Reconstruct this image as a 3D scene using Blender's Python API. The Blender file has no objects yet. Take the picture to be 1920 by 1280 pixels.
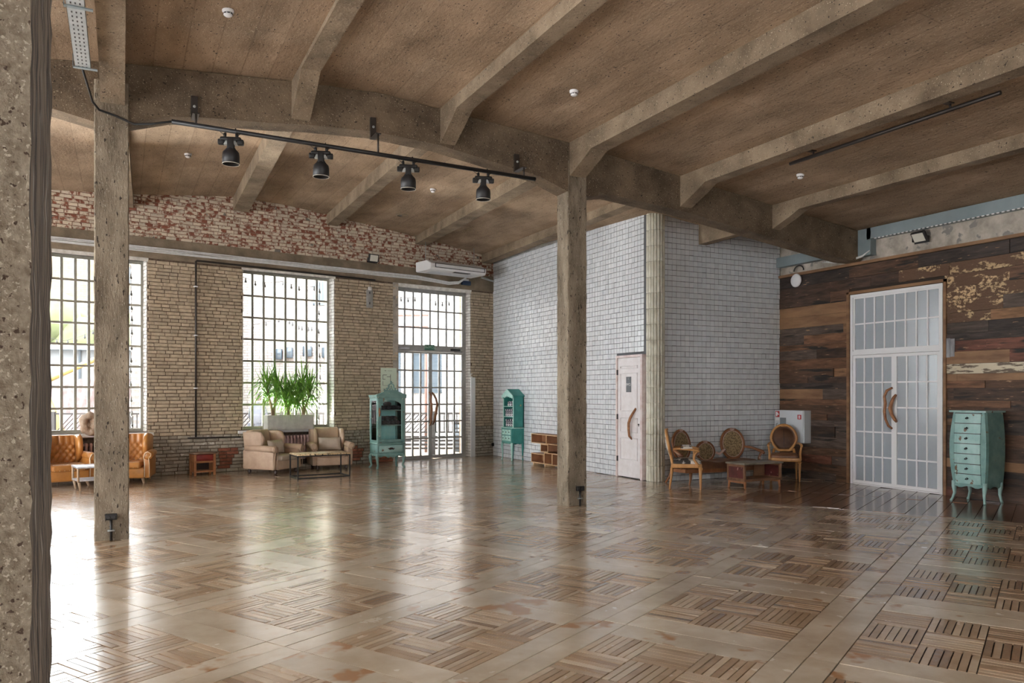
import bpy, bmesh, math, random
from math import sin, cos, pi, radians, sqrt
from mathutils import Vector, Matrix
R = random.Random(7)
scene = bpy.context.scene
COL = scene.collection
# ---------------------------------------------------------------- camera
YAW = -26.3
cd = bpy.data.cameras.new('camera'); cam = bpy.data.objects.new('camera', cd); COL.objects.link(cam)
cam.location = (0, 0, 1.6); cam.rotation_euler = (pi/2, 0, radians(YAW))
cd.sensor_width = 36.0; cd.lens = 1480.0/1920.0*36.0; cd.shift_y = 97.0/1920.0
cd.clip_start = 0.05; cd.clip_end = 300
scene.camera = cam
scene.view_settings.view_transform = 'Standard'; scene.view_settings.look = 'None'
scene.view_settings.gamma = 1; scene.view_settings.exposure = 1.6
scene.view_settings.use_curve_mapping = False
# ---------------------------------------------------------------- overcast daylight and added terrace lamps
w = bpy.data.worlds.new('overcast_sky'); scene.world = w; w.use_nodes = True
bg = w.node_tree.nodes['Background']; bg.inputs[0].default_value = (.93, .965, 1, 1); bg.inputs[1].default_value = 6.2
def area_light(name, loc, rot, sx, sy, watts, col=(1, .98, .95)):
    l = bpy.data.lights.new(name, 'AREA'); l.shape = 'RECTANGLE'; l.size = sx; l.size_y = sy
    l.energy = watts; l.color = col
    o = bpy.data.objects.new(name, l); COL.objects.link(o); o.location = loc; o.rotation_euler = rot
    return o
WA = math.atan2(.20962, .97778)
WPX, WPY = 0.4364, 16.7165
def wl(s, d=0, z=0):      # a point on the window wall: s along it, d outwards, z up
    return (WPX + cos(WA)*s - sin(WA)*d, WPY + sin(WA)*s + cos(WA)*d, z)
def wallv(u): return WPY + (u-WPX)*math.tan(WA)
# daylight of the windows behind and left of the camera (outside the picture)
area_light('daylight_rear_windows', (3.2, -2.85, 2.5), (radians(90), 0, 0), 15, 3.6, 215, (1, .985, .96))
area_light('daylight_left_windows', (-6.85, 6.5, 2.4), (radians(90), 0, radians(-90)), 13, 3.2, 300, (1, .975, .94))

# added upward lamps, unseen on the terrace, brightening the far ceiling
for s_, w_ in ((-1.07, 1700), (2.87, 2100), (-4.85, 1100)):
    area_light('added_terrace_fill', wl(s_, 1.25, -.03), (radians(180+18), 0, WA), 2.0, 1.4, w_, (1, .93, .84))

# ---------------------------------------------------------------- materials
def mat(name, c1, c2=None, rough=.6, scale=3, detail=5, bump=0, bscale=25, metal=0, isl=0, spots=None, spots2=None,
        coat=0, stretch=(1, 1, 1), ramp=(.35, .65), spec=.5, crough=.1, bdist=.02, isl_cols=None, rvar=0, brick=None):
    m = bpy.data.materials.new(name); m.use_nodes = True
    nt = m.node_tree; N = nt.nodes; L = nt.links; b = N['Principled BSDF']
    b.inputs['Roughness'].default_value = rough; b.inputs['Metallic'].default_value = metal
    b.inputs['Specular IOR Level'].default_value = spec
    b.inputs['Coat Weight'].default_value = coat; b.inputs['Coat Roughness'].default_value = crough
    if c2 is None and not isl and not spots and not bump and not isl_cols:
        b.inputs['Base Color'].default_value = (*c1, 1); return m
    tc = N.new('ShaderNodeTexCoord'); mp = N.new('ShaderNodeMapping'); mp.inputs['Scale'].default_value = stretch
    L.new(tc.outputs['Object'], mp.inputs[0]); P = mp.outputs[0]
    geo = N.new('ShaderNodeNewGeometry')
    if isl or isl_cols:           # every island its own cut of the pattern
        off = N.new('ShaderNodeVectorMath'); off.operation = 'MULTIPLY_ADD'
        cx = N.new('ShaderNodeCombineXYZ'); L.new(geo.outputs['Random Per Island'], cx.inputs[0]); L.new(geo.outputs['Random Per Island'], cx.inputs[2])
        off.inputs[1].default_value = (37, 0, 53); L.new(cx.outputs[0], off.inputs[0]); L.new(P, off.inputs[2]); P = off.outputs[0]
    def noise(sc, det=detail, rgh=.6):
        n = N.new('ShaderNodeTexNoise'); n.inputs['Scale'].default_value = sc; n.inputs['Detail'].default_value = det
        n.inputs['Roughness'].default_value = rgh; L.new(P, n.inputs['Vector']); return n.outputs[0]
    def ramp_(fac, a, c, p0, p1):
        r = N.new('ShaderNodeValToRGB'); r.color_ramp.elements[0].position = p0; r.color_ramp.elements[1].position = p1
        r.color_ramp.elements[0].color = (*a, 1); r.color_ramp.elements[1].color = (*c, 1); L.new(fac, r.inputs[0]); return r.outputs[0]
    def mix(f, a, c, mode='MIX'):
        x = N.new('ShaderNodeMix'); x.data_type = 'RGBA'; x.blend_type = mode
        if isinstance(f, float): x.inputs[0].default_value = f
        else: L.new(f, x.inputs[0])
        L.new(a, x.inputs[6]); L.new(c, x.inputs[7]); return x.outputs[2]
    col = ramp_(noise(scale), c1, c2 or c1, *ramp)
    if isl_cols:
        r = N.new('ShaderNodeValToRGB'); r.color_ramp.interpolation = 'CONSTANT'
        el = r.color_ramp.elements
        for i, (p, c) in enumerate(isl_cols):
            e = el[i] if i < 2 else el.new(p)
            e.position = p; e.color = (*c, 1)
        L.new(geo.outputs['Random Per Island'], r.inputs[0])
        col = mix(1.0, r.outputs[0], col, 'MULTIPLY')
    if isl:
        hv = N.new('ShaderNodeHueSaturation'); mr = N.new('ShaderNodeMapRange')
        mr.inputs[3].default_value = 1-isl; mr.inputs[4].default_value = 1+isl
        fr = N.new('ShaderNodeMath'); fr.operation = 'MULTIPLY'; fr.inputs[1].default_value = 17.3
        fc = N.new('ShaderNodeMath'); fc.operation = 'FRACT'
        L.new(geo.outputs['Random Per Island'], fr.inputs[0]); L.new(fr.outputs[0], fc.inputs[0]); L.new(fc.outputs[0], mr.inputs[0])
        L.new(mr.outputs[0], hv.inputs['Value']); L.new(col, hv.inputs['Color']); col = hv.outputs[0]
    for sp in (spots, spots2):
        if sp:
            c, sc, th, wd = sp
            m2 = ramp_(noise(sc, 3, .5), (0, 0, 0), (1, 1, 1), th, th+wd)
            cc = N.new('ShaderNodeRGB'); cc.outputs[0].default_value = (*c, 1)
            col = mix(m2, col, cc.outputs[0])
    if brick:
        bc, bsx, bsz, ax = brick
        bt = N.new('ShaderNodeTexBrick'); sw = N.new('ShaderNodeMapping'); L.new(tc.outputs['Object'], sw.inputs[0])
        sw.inputs['Rotation'].default_value = ax
        bt.inputs['Color1'].default_value = (1, 1, 1, 1); bt.inputs['Color2'].default_value = (.86, .83, .8, 1)
        bt.inputs['Mortar'].default_value = (*bc, 1); bt.inputs['Scale'].default_value = 1
        bt.inputs['Brick Width'].default_value = bsx; bt.inputs['Row Height'].default_value = bsz
        bt.inputs['Mortar Size'].default_value = .008
        L.new(sw.outputs[0], bt.inputs['Vector']); col = mix(1.0, col, bt.outputs[0], 'MULTIPLY')
    L.new(col, b.inputs['Base Color'])
    if rvar:
        mr = N.new('ShaderNodeMapRange'); mr.inputs[3].default_value = rough-rvar; mr.inputs[4].default_value = rough+rvar
        L.new(noise(4), mr.inputs[0]); L.new(mr.outputs[0], b.inputs['Roughness'])
    if bump:
        bp = N.new('ShaderNodeBump'); bp.inputs['Strength'].default_value = bump; bp.inputs['Distance'].default_value = bdist
        L.new(noise(bscale, 8, .65), bp.inputs['Height']); L.new(bp.outputs[0], b.inputs['Normal'])
    return m
def glassmat(name, tint=(1, 1, 1), rough=0.0, refl=1.0):
    m = bpy.data.materials.new(name); m.use_nodes = True; nt = m.node_tree; N = nt.nodes; L = nt.links
    N.remove(N['Principled BSDF']); out = N['Material Output']
    t = N.new('ShaderNodeBsdfTransparent'); t.inputs[0].default_value = (*tint, 1)
    g = N.new('ShaderNodeBsdfGlossy'); g.inputs['Roughness'].default_value = rough
    f = N.new('ShaderNodeFresnel'); f.inputs[0].default_value = 1.45
    x = N.new('ShaderNodeMixShader'); L.new(f.outputs[0], x.inputs[0]); L.new(t.outputs[0], x.inputs[1]); L.new(g.outputs[0], x.inputs[2])
    L.new(x.outputs[0], out.inputs[0]); return m
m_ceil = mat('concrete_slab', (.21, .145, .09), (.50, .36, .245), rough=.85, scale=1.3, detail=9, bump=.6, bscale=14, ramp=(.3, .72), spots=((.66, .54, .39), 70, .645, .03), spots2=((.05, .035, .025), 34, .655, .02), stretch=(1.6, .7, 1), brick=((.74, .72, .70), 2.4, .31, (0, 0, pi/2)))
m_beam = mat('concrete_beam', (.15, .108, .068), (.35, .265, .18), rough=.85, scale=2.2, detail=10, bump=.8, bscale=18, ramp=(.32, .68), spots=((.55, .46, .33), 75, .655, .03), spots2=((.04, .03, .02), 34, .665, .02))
m_gird = mat('concrete_girder_shaded', (.085, .06, .037), (.235, .17, .11), rough=.88, scale=2.0, detail=10, bump=.8, bscale=18, ramp=(.32, .68), spots=((.5, .42, .3), 75, .655, .03), spots2=((.03, .022, .016), 34, .665, .02))  # beam concrete made darker: the girder's shade is put into its colour
m_colm = mat('concrete_column', (.125, .095, .062), (.40, .33, .245), rough=.85, scale=3.6, detail=10, bump=1, bscale=26, ramp=(.3, .7), spots=((.52, .47, .39), 75, .655, .03), spots2=((.045, .033, .024), 26, .65, .02), stretch=(1.4, 1.4, .5))
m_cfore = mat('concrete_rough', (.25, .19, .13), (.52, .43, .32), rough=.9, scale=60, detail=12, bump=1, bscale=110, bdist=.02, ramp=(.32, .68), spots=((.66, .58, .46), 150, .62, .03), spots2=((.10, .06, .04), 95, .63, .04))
m_cfore2 = mat('concrete_streaked', (.015, .011, .008), (.22, .165, .12), rough=.8, scale=55, detail=12, bump=1, bscale=90, bdist=.03, ramp=(.36, .64), stretch=(1, 1, .09), spots=((.35, .32, .28), 60, .63, .05))  # darker, vertically streaked concrete for the right face
m_ring = mat('concrete_ringbeam', (.16, .125, .085), (.30, .235, .165), rough=.85, scale=2.5, bump=.5, bscale=25)
m_plas = mat('old_plaster', (.30, .265, .22), (.58, .52, .45), rough=.9, scale=3.5, detail=9, bump=.8, bscale=9, spots=((.25, .24, .22), 5, .6, .04))
m_brick = mat('painted_brick', (.42, .335, .235), (.58, .475, .345), rough=.75, scale=9, bump=.6, bscale=40, isl=.13)
m_bricklow = mat('painted_brick_grey', (.34, .30, .24), (.52, .46, .375), rough=.7, scale=7, bump=.8, bscale=35, isl=.15, spots=((.66, .62, .55), 12, .62, .05))
m_brickred = mat('bare_red_brick', (.26, .085, .05), (.40, .15, .09), rough=.85, scale=9, bump=.6, bscale=40, isl=.2)
m_brickup = mat('flaking_brick', (.27, .095, .055), (.66, .57, .45), rough=.8, scale=7, detail=6, bump=.8, bscale=30, isl=.12, ramp=(.43, .50), spots=((.22, .20, .17), 3.2, .66, .03))
m_brickwhite = mat('white_brick', (.62, .58, .52), (.86, .83, .78), rough=.7, scale=9, bump=.7, bscale=30, isl=.08)
m_mortar = mat('dark_mortar', (.075, .05, .033), (.18, .125, .085), rough=.9, scale=14, bump=.6, bscale=40)
m_mortarup = mat('red_mortar', (.24, .10, .065), (.34, .24, .17), rough=.9, scale=8, bump=.6, bscale=30)
m_tile = mat('white_tile', (.68, .715, .75), (.78, .80, .825), rough=.16, scale=4, isl=.05, spec=.6)
m_grout = mat('dark_grout', (.10, .105, .115), rough=.8)
m_cream = mat('cream_tile', (.58, .56, .46), (.74, .72, .61), rough=.25, scale=6, isl=.06)
m_strip = mat('parquet_strip', (.75, .68, .6), (1, 1, 1), rough=.25, scale=3.5, detail=7, bump=.12, bscale=14, ramp=(.3, .7), coat=.85, crough=.18, spec=.18, isl=.12, rvar=.07,
              isl_cols=[(0, (0.426, 0.302, 0.196)), (.25, (0.493, 0.370, 0.258)), (.5, (0.370, 0.252, 0.157)), (.7, (0.538, 0.420, 0.302)), (.88, (0.302, 0.196, 0.118))])
m_band = mat('parquet_band', (.42, .33, .235), (.57, .475, .365), rough=.25, scale=2.2, detail=8, bump=.12, bscale=6, ramp=(.35, .65), coat=.85, crough=.18, spec=.18, isl=.07, rvar=.07, spots=((.36, .19, .09), 3.1, .6, .06))
m_dboard = mat('dark_floorboard', (.15, .08, .05), (.28, .16, .10), rough=.2, scale=4, bump=.1, bscale=10, coat=.4, isl=.15)
m_gap = mat('floor_gap', (.035, .022, .014), rough=.8)
WC = [(0, (.085, .052, .036)), (.22, (.15, .085, .05)), (.42, (.055, .042, .036)), (.58, (.22, .115, .06)), (.70, (.11, .085, .068)), (.82, (.30, .17, .085)), (.9, (.17, .07, .045))]
m_plank = mat('old_plank', (.45, .43, .41), (1.5, 1.42, 1.35), rough=.6, scale=13, detail=9, bump=.7, bscale=20, stretch=(1, .22, 1.6), ramp=(.32, .68), isl=.25, isl_cols=[(a, (c[0]*.8, c[1]*.78, c[2]*.8)) for a, c in WC], spots=((.02, .016, .014), 5, .60, .06), spots2=((.36, .22, .12), 26, .69, .02))
m_flake = mat('flaking_plank', (.12, .065, .036), (.58, .41, .23), rough=.65, scale=28, detail=14, bump=.8, bscale=24, stretch=(1, .6, 1), ramp=(.47, .53), isl=.15, spots=((.13, .07, .04), 5, .46, .05))
m_cplank = mat('cream_plank', (.15, .11, .08), (.62, .54, .40), rough=.65, scale=22, detail=12, bump=.6, bscale=24, stretch=(1, .2, 1), ramp=(.44, .50))
m_oplank = mat('orange_plank', (.17, .085, .042), (.34, .19, .095), rough=.6, scale=5, detail=8, bump=.4, bscale=24, stretch=(1, .2, 1))
m_gplank = mat('grey_plank', (.15, .15, .16), (.38, .38, .39), rough=.7, scale=9, detail=8, bump=.4, bscale=24, stretch=(1, 1, .3))
m_wframe = mat('window_paint', (.27, .26, .215), (.34, .325, .275), rough=.5, scale=9)
m_dframe = mat('door_paint', (.34, .335, .32), (.42, .415, .40), rough=.45, scale=9)
m_white = mat('white_paint', (.80, .80, .81), rough=.4)
m_pinkw = mat('pinkish_white_paint', (.74, .70, .70), (.82, .79, .80), rough=.5, scale=7, bump=.2, bscale=30)
m_pinkf = mat('pink_frame_paint', (.62, .47, .45), (.78, .70, .69), rough=.5, scale=7)
m_glass = glassmat('window_glass', (.97, .99, .99))
m_frost = mat('frosted_glass', (.34, .39, .44), (.40, .45, .50), rough=.3, scale=.8, spec=1, coat=1, crough=.22)
m_frost.node_tree.nodes['Principled BSDF'].inputs['Coat IOR'].default_value = 2.2
m_black = mat('black_metal', (.018, .018, .02), rough=.45)
m_blackp = mat('black_plastic', (.012, .012, .013), rough=.5)
m_dark = mat('dark_bronze', (.05, .042, .038), rough=.4, metal=.5)
m_tray = mat('tray_steel', (.36, .38, .38), (.46, .48, .48), rough=.65, scale=9, spec=.2)
m_galv = mat('galvanized', (.42, .46, .47), (.55, .58, .58), rough=.4, metal=.6, scale=9)
m_duct = mat('grey_duct_paint', (.20, .25, .265), (.25, .30, .315), rough=.5, scale=2)
m_pipew = mat('white_conduit', (.62, .62, .61), (.76, .76, .75), rough=.5, scale=12)
m_branch = mat('branch_wood', (.22, .085, .035), (.44, .20, .085), rough=.5, scale=12, bump=.6, bscale=18)
m_beige = mat('beige_leather', (.42, .29, .20), (.55, .40, .29), rough=.55, scale=3.5, bump=.15, bscale=30)
m_beigec = mat('grey_beige_cushion', (.44, .36, .28), (.56, .47, .38), rough=.5, scale=4, bump=.15, bscale=30)
m_tan = mat('tan_leather', (.42, .17, .04), (.60, .27, .07), rough=.32, scale=3, bump=.12, bscale=22, spec=.6)
m_stitch = mat('pale_piping', (.78, .62, .44), rough=.6)
m_brownl = mat('brown_leather', (.13, .055, .028), (.22, .10, .05), rough=.38, scale=4, bump=.15, bscale=24)
m_cow = mat('cowhide', (.035, .028, .025), (.66, .62, .57), rough=.7, scale=5.5, detail=4, ramp=(.47, .52), bump=.3, bscale=60)
m_hon = mat('honey_wood', (.42, .19, .06), (.62, .33, .12), rough=.35, scale=6, stretch=(1, 1, .4), detail=7)
m_wal = mat('walnut_wood', (.20, .075, .03), (.33, .14, .06), rough=.35, scale=6, stretch=(1, 1, .4), detail=7)
m_cane = mat('cane_weave', (.17, .115, .055), (.40, .29, .15), rough=.6, scale=38, detail=2, ramp=(.42, .55), bump=.6, bscale=60)
m_pinkgold = mat('worn_carving', (.50, .33, .27), (.62, .46, .40), rough=.5, scale=20)
m_teal = mat('teal_paint', (.125, .255, .235), (.215, .36, .33), rough=.45, scale=5, bump=.2, bscale=20, spots=((.20, .095, .045), 7, .655, .03), spots2=((.50, .52, .42), 11, .68, .03))
m_tealp = mat('pale_teal_paint', (.24, .42, .395), (.36, .53, .50), rough=.45, scale=5, bump=.2, bscale=20, spots=((.16, .10, .06), 9, .66, .03))
m_tealin = mat('teal_interior', (.25, .52, .50), (.32, .60, .58), rough=.6, scale=3)
m_turq = mat('turquoise_paint', (.035, .235, .215), (.05, .29, .265), rough=.5, scale=9, spots=((.42, .33, .15), 4.2, .67, .02))
m_turql = mat('pale_turquoise_edge', (.34, .66, .60), (.50, .76, .70), rough=.5, scale=9, spots=((.45, .36, .18), 9, .66, .02))
m_towel = mat('charcoal_towel', (.055, .055, .062), (.12, .12, .135), rough=.95, scale=40, bump=.7, bscale=90)
m_print = mat('patterned_cloth', (.05, .05, .09), (.72, .70, .74), rough=.8, scale=26, detail=1, ramp=(.46, .5))
m_ply = mat('bookcase_wood', (.28, .12, .055), (.40, .19, .09), rough=.5, scale=4, stretch=(1, .4, 1))
m_plyedge = mat('bookcase_edge', (.60, .38, .19), (.74, .52, .30), rough=.5, scale=6)
m_crate = mat('crate_wood', (.20, .095, .05), (.36, .19, .10), rough=.5, scale=6, stretch=(.4, 1, 1), bump=.3)
m_crated = mat('crate_print', (.09, .02, .018), (.17, .035, .03), rough=.5, scale=7, spots=((.5, .28, .24), 16, .66, .02))
m_gtop = mat('aged_table_top', (.17, .15, .11), (.30, .27, .21), rough=.4, scale=5)
m_red = mat('red_drawer_paint', (.20, .02, .018), (.30, .04, .03), rough=.5, scale=8)
m_stoolw = mat('stool_wood', (.33, .13, .05), (.46, .21, .09), rough=.5, scale=8)
m_stooltop = mat('stool_top', (.16, .10, .07), (.30, .20, .14), rough=.6, scale=8)
m_alu = mat('worn_aluminium', (.42, .43, .46), (.66, .67, .71), rough=.35, metal=.4, scale=9)
m_legw = mat('pale_leg_wood', (.38, .26, .17), (.50, .36, .25), rough=.5, scale=8)
m_bun = mat('dark_bun_wood_and_shade', (.035, .015, .01), rough=.4)  # bun wood, also used for painted shade in the stand and chest
m_mosaic = mat('end_grain_top', (.08, .045, .02), (.70, .52, .30), rough=.4, scale=24, detail=2, ramp=(.38, .46), spots=((.85, .8, .7), 20, .62, .03))
m_rad = mat('pink_radiator', (.58, .38, .36), (.68, .48, .45), rough=.5, scale=8)
m_stone = mat('weathered_wood_carving', (.30, .19, .12), (.62, .50, .39), rough=.8, scale=6, detail=9, bump=.9, bscale=12)
m_green = mat('yucca_leaf', (.09, .26, .02), (.26, .52, .07), rough=.45, scale=8)
m_trunk = mat('yucca_trunk', (.24, .16, .10), (.40, .28, .19), rough=.9, scale=14, bump=.8, bscale=22)
m_trough = mat('ribbed_planter', (.50, .48, .45), (.62, .60, .56), rough=.6, scale=9)
m_soil = mat('soil', (.02, .015, .01), rough=.9)
m_paper = mat('pale_green_paper', (.60, .70, .56), (.66, .75, .62), rough=.6, scale=2)
m_ink = mat('black_ink', (.02, .02, .02), rough=.6)
m_exit = mat('exit_sign_green', (.03, .14, .09), rough=.5)
m_exitl = mat('exit_sign_letters', (.45, .62, .52), rough=.5)
m_blue = mat('navy_plastic', (.015, .035, .085), rough=.5)
m_plate = mat('grey_plate', (.30, .29, .27), (.36, .35, .33), rough=.5, scale=9)
m_lens = mat('lamp_lens', (.72, .70, .62), rough=.3)
m_sign = mat('slate_sign', (.13, .14, .155), rough=.5)
m_hyd = mat('white_enamel', (.60, .63, .66), rough=.35)
m_hydw = mat('cabinet_window', (.20, .225, .24), rough=.2)
m_hred = mat('red_label', (.48, .03, .03), rough=.5)
m_extb = mat('pale_exterior_brick', (.27, .24, .22), (.36, .34, .33), rough=.9, scale=9, brick=((.45, .4, .38), .28, .09, (pi/2, 0, 0)))
m_exty = mat('yellow_exterior_brick', (.15, .115, .07), (.17, .135, .09), rough=.9, scale=2, brick=((.6, .5, .38), .5, .2, (pi/2, 0, 0)))
m_extw = mat('exterior_render', (.2, .2, .2), rough=.9)
m_extg = mat('exterior_glass', (.05, .065, .08), rough=.15)
m_extd = mat('exterior_dark_wood', (.02, .017, .017), rough=.7)
m_deck = mat('deck_board', (.36, .27, .19), (.46, .37, .28), rough=.8, scale=4, isl=.15)
m_rust = mat('rusty_pipe', (.13, .07, .055), rough=.8)
m_yel = mat('crane_yellow', (.26, .19, .06), rough=.5)
m_roof = mat('corrugated_roof', (.10, .065, .06), (.16, .12, .115), rough=.8, scale=5)
m_bush = mat('distant_foliage', (.10, .11, .045), (.15, .155, .075), rough=.9, scale=1.5)
m_jack = mat('grey_jacket', (.04, .045, .06), rough=.8)
m_trou = mat('dark_trousers', (.03, .032, .042), rough=.8)
m_skin = mat('skin', (.55, .35, .26), rough=.6)
m_hair = mat('dark_hair', (.03, .02, .018), rough=.7)

# ---------------------------------------------------------------- mesh helpers
class MB:
    def __init__(s): s.v = []; s.f = []; s.m = []; s.s = []
    def add(s, vs, fs, mi=0, sm=False, M=None):
        o = len(s.v)
        if M is not None: vs = [M @ Vector(p) for p in vs]
        s.v += [tuple(p) for p in vs]; s.f += [tuple(i+o for i in f) for f in fs]
        s.m += [mi]*len(fs); s.s += [sm]*len(fs); return s
    def box(s, x0, x1, y0, y1, z0, z1, mi=0, M=None):
        vs = [(x, y, z) for z in (z0, z1) for y in (y0, y1) for x in (x0, x1)]
        return s.add(vs, [(0, 2, 3, 1), (4, 5, 7, 6), (0, 1, 5, 4), (2, 6, 7, 3), (0, 4, 6, 2), (1, 3, 7, 5)], mi, False, M)
    def rbox(s, x0, x1, y0, y1, z0, z1, r=.02, seg=3, mi=0, M=None, sm=True):
        bm = bmesh.new(); bmesh.ops.create_cube(bm, size=1)
        for v in bm.verts:
            v.co = Vector(((x0+x1)/2+v.co.x*(x1-x0), (y0+y1)/2+v.co.y*(y1-y0), (z0+z1)/2+v.co.z*(z1-z0)))
        bmesh.ops.bevel(bm, geom=bm.edges[:], offset=r, segments=seg, profile=.5, affect='EDGES')
        bm.verts.index_update()
        s.add([v.co.copy() for v in bm.verts], [[v.index for v in f.verts] for f in bm.faces], mi, sm, M); bm.free(); return s
    def prism(s, pts, d0, d1, axes='xz', mi=0, M=None, bev=0, sm=False):
        # pts is an outline in the plane of axes, pushed along the third axis from d0 to d1
        def P(a, b, d):
            return {'xz': (a, d, b), 'yz': (d, a, b), 'xy': (a, b, d)}[axes]
        n = len(pts); vs = []
        fs = []
        if bev:
            cx = sum(p[0] for p in pts)/n; cy = sum(p[1] for p in pts)/n
            def ins(k): return [(cx+(p[0]-cx)*k, cy+(p[1]-cy)*k) for p in pts]
            rad = max(1e-6, sum(math.hypot(p[0]-cx, p[1]-cy) for p in pts)/n); k = 1-bev/rad
            k2 = 1-.3*bev/rad
            rings = [(ins(k), d0), (ins(k2), d0+.3*bev), (pts, d0+bev), (pts, d1-bev), (ins(k2), d1-.3*bev), (ins(k), d1)]
        else: rings = [(pts, d0), (pts, d1)]
        for rp, d in rings: vs += [P(a, b, d) for a, b in rp]
        for k in range(len(rings)-1):
            for i in range(n):
                j = (i+1) % n; fs.append((k*n+i, k*n+j, (k+1)*n+j, (k+1)*n+i))
        fs.append(tuple(range(n-1, -1, -1))); fs.append(tuple((len(rings)-1)*n+i for i in range(n)))
        return s.add(vs, fs, mi, sm, M)
    def tube(s, pts, r, n=8, closed=False, mi=0, M=None, caps=True, flat=1.0):
        pts = [Vector(p) for p in pts]; m = len(pts); rs = r if isinstance(r, (list, tuple)) else [r]*m
        vs = []; fs = []; up = None
        for i, p in enumerate(pts):
            if closed: t = pts[(i+1) % m]-pts[i-1]
            else: t = pts[min(i+1, m-1)]-pts[max(i-1, 0)]
            t.normalize()
            if up is None: up = Vector((0, 0, 1)) if abs(t.z) < .9 else Vector((1, 0, 0))
            a = t.cross(up)
            if a.length < 1e-5: a = t.orthogonal()
            a.normalize(); b = a.cross(t); up = b
            for k in range(n):
                g = 2*pi*k/n; vs.append(p+a*cos(g)*rs[i]+b*sin(g)*rs[i]*flat)
        for i in range(m if closed else m-1):
            j = (i+1) % m
            for k in range(n): l = (k+1) % n; fs.append((i*n+k, i*n+l, j*n+l, j*n+k))
        if not closed and caps: fs.append(tuple(range(n-1, -1, -1))); fs.append(tuple((m-1)*n+k for k in range(n)))
        return s.add(vs, fs, mi, True, M)
    def lathe(s, prof, cx=0, cy=0, n=16, mi=0, M=None, sm=True):
        vs = []; fs = []
        for r, z in prof:
            for k in range(n): vs.append((cx+r*cos(2*pi*k/n), cy+r*sin(2*pi*k/n), z))
        for i in range(len(prof)-1):
            for k in range(n): l = (k+1) % n; fs.append((i*n+k, i*n+l, (i+1)*n+l, (i+1)*n+k))
        fs.append(tuple(range(n-1, -1, -1))); fs.append(tuple((len(prof)-1)*n+k for k in range(n)))
        return s.add(vs, fs, mi, sm, M)
    def sup(s, c, r, e=.5, mi=0, M=None, nu=20, nv=12):      # cushion-like rounded body
        def q(t, e): return math.copysign(abs(t)**e, t)
        vs = []; fs = []
        for i in range(nv+1):
            ph = -pi/2+pi*i/nv
            for k in range(nu):
                th = 2*pi*k/nu
                vs.append((c[0]+r[0]*q(cos(ph), e)*q(cos(th), e), c[1]+r[1]*q(cos(ph), e)*q(sin(th), e), c[2]+r[2]*q(sin(ph), .8)))
        for i in range(nv):
            for k in range(nu): l = (k+1) % nu; fs.append((i*nu+k, i*nu+l, (i+1)*nu+l, (i+1)*nu+k))
        return s.add(vs, fs, mi, True, M)
    def build(s, name, mats, parent=None, loc=None, rotz=0):
        me = bpy.data.meshes.new(name); me.from_pydata(s.v, [], s.f)
        for m in (mats if isinstance(mats, (list, tuple)) else [mats]): me.materials.append(m)
        me.polygons.foreach_set('material_index', s.m); me.polygons.foreach_set('use_smooth', s.s)
        me.update()
        o = bpy.data.objects.new(name, me); COL.objects.link(o)
        if parent is not None: o.parent = parent
        if loc is not None: o.location = loc
        o.rotation_euler = (0, 0, rotz)
        return o
def tag(o, label=None, cat=None, group=None, kind=None):
    if label: o['label'] = label
    if cat: o['category'] = cat
    if group: o['group'] = group
    if kind: o['kind'] = kind
    return o
def thing(name, label, cat, loc=(0, 0, 0), rotz=0, group=None):
    o = bpy.data.objects.new(name, None); COL.objects.link(o); o.location = loc; o.rotation_euler = (0, 0, rotz)
    o.empty_display_size = .1
    return tag(o, label, cat, group)
def struct(name, mb, mats, label=None, parent=None, loc=None, rotz=0):
    o = mb.build(name, mats, parent, loc, rotz); o['kind'] = 'structure'
    if label: o['label'] = label
    return o
def copy_tree(o, parent=None):
    c = o.copy(); COL.objects.link(c); c.parent = parent
    for ch in list(o.children): copy_tree(ch, c)
    return c
def RX(a): return Matrix.Rotation(a, 4, 'X')
def RY(a): return Matrix.Rotation(a, 4, 'Y')
def RZ(a): return Matrix.Rotation(a, 4, 'Z')
def T(x, y, z): return Matrix.Translation((x, y, z))
def lerp(tab, x):
    if x <= tab[0][0]: return tab[0][1]
    for (a, p), (b, q) in zip(tab, tab[1:]):
        if x <= b: return p+(q-p)*(x-a)/(b-a)
    return tab[-1][1]
# ================================================================ THE ROOM
SLAB = [(-6.4, 4.45), (-2.5, 4.9), (-.68, 5.15), (.07, 5.24), (1.0, 5.31), (1.9, 5.36), (2.9, 5.40), (3.7, 5.33), (5.7, 5.16), (7.6, 4.93), (9.5, 4.68), (10.5, 4.57), (11.62, 4.45), (12.2, 4.38)]
SLABW = [(-6.4, 4.7), (-2, 5.17), (.15, 5.38), (1.97, 5.63), (3.0, 5.64), (4.16, 5.56), (6.2, 5.37), (8.3, 5.13), (12.2, 4.6)]
def slabz(u, v):
    if v <= 10: return lerp(SLAB, u)
    t = min(1, (v-10)/(wallv(u)-10)); return lerp(SLAB, u)*(1-t)+lerp(SLABW, u)*t
# ceiling slab
mb = MB(); us = [-6.4+i*.3 for i in range(63)]
def rowv(u, k): return [-2.4, 2, 6, 9.85, 10.0, 12.5, 15, wallv(u)+.3][k]
for side, dz in ((0, 0), (1, .18)):
    vs = [(u, rowv(u, k), slabz(u, rowv(u, k))+dz) for u in us for k in range(8)]
    fs = [(i*8+k, i*8+k+1, (i+1)*8+k+1, (i+1)*8+k) for i in range(len(us)-1) for k in range(7)]
    mb.add(vs, fs, 0, True)
struct('ceiling', mb, m_ceil, 'brown board-marked concrete slab between the beams')
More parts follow.
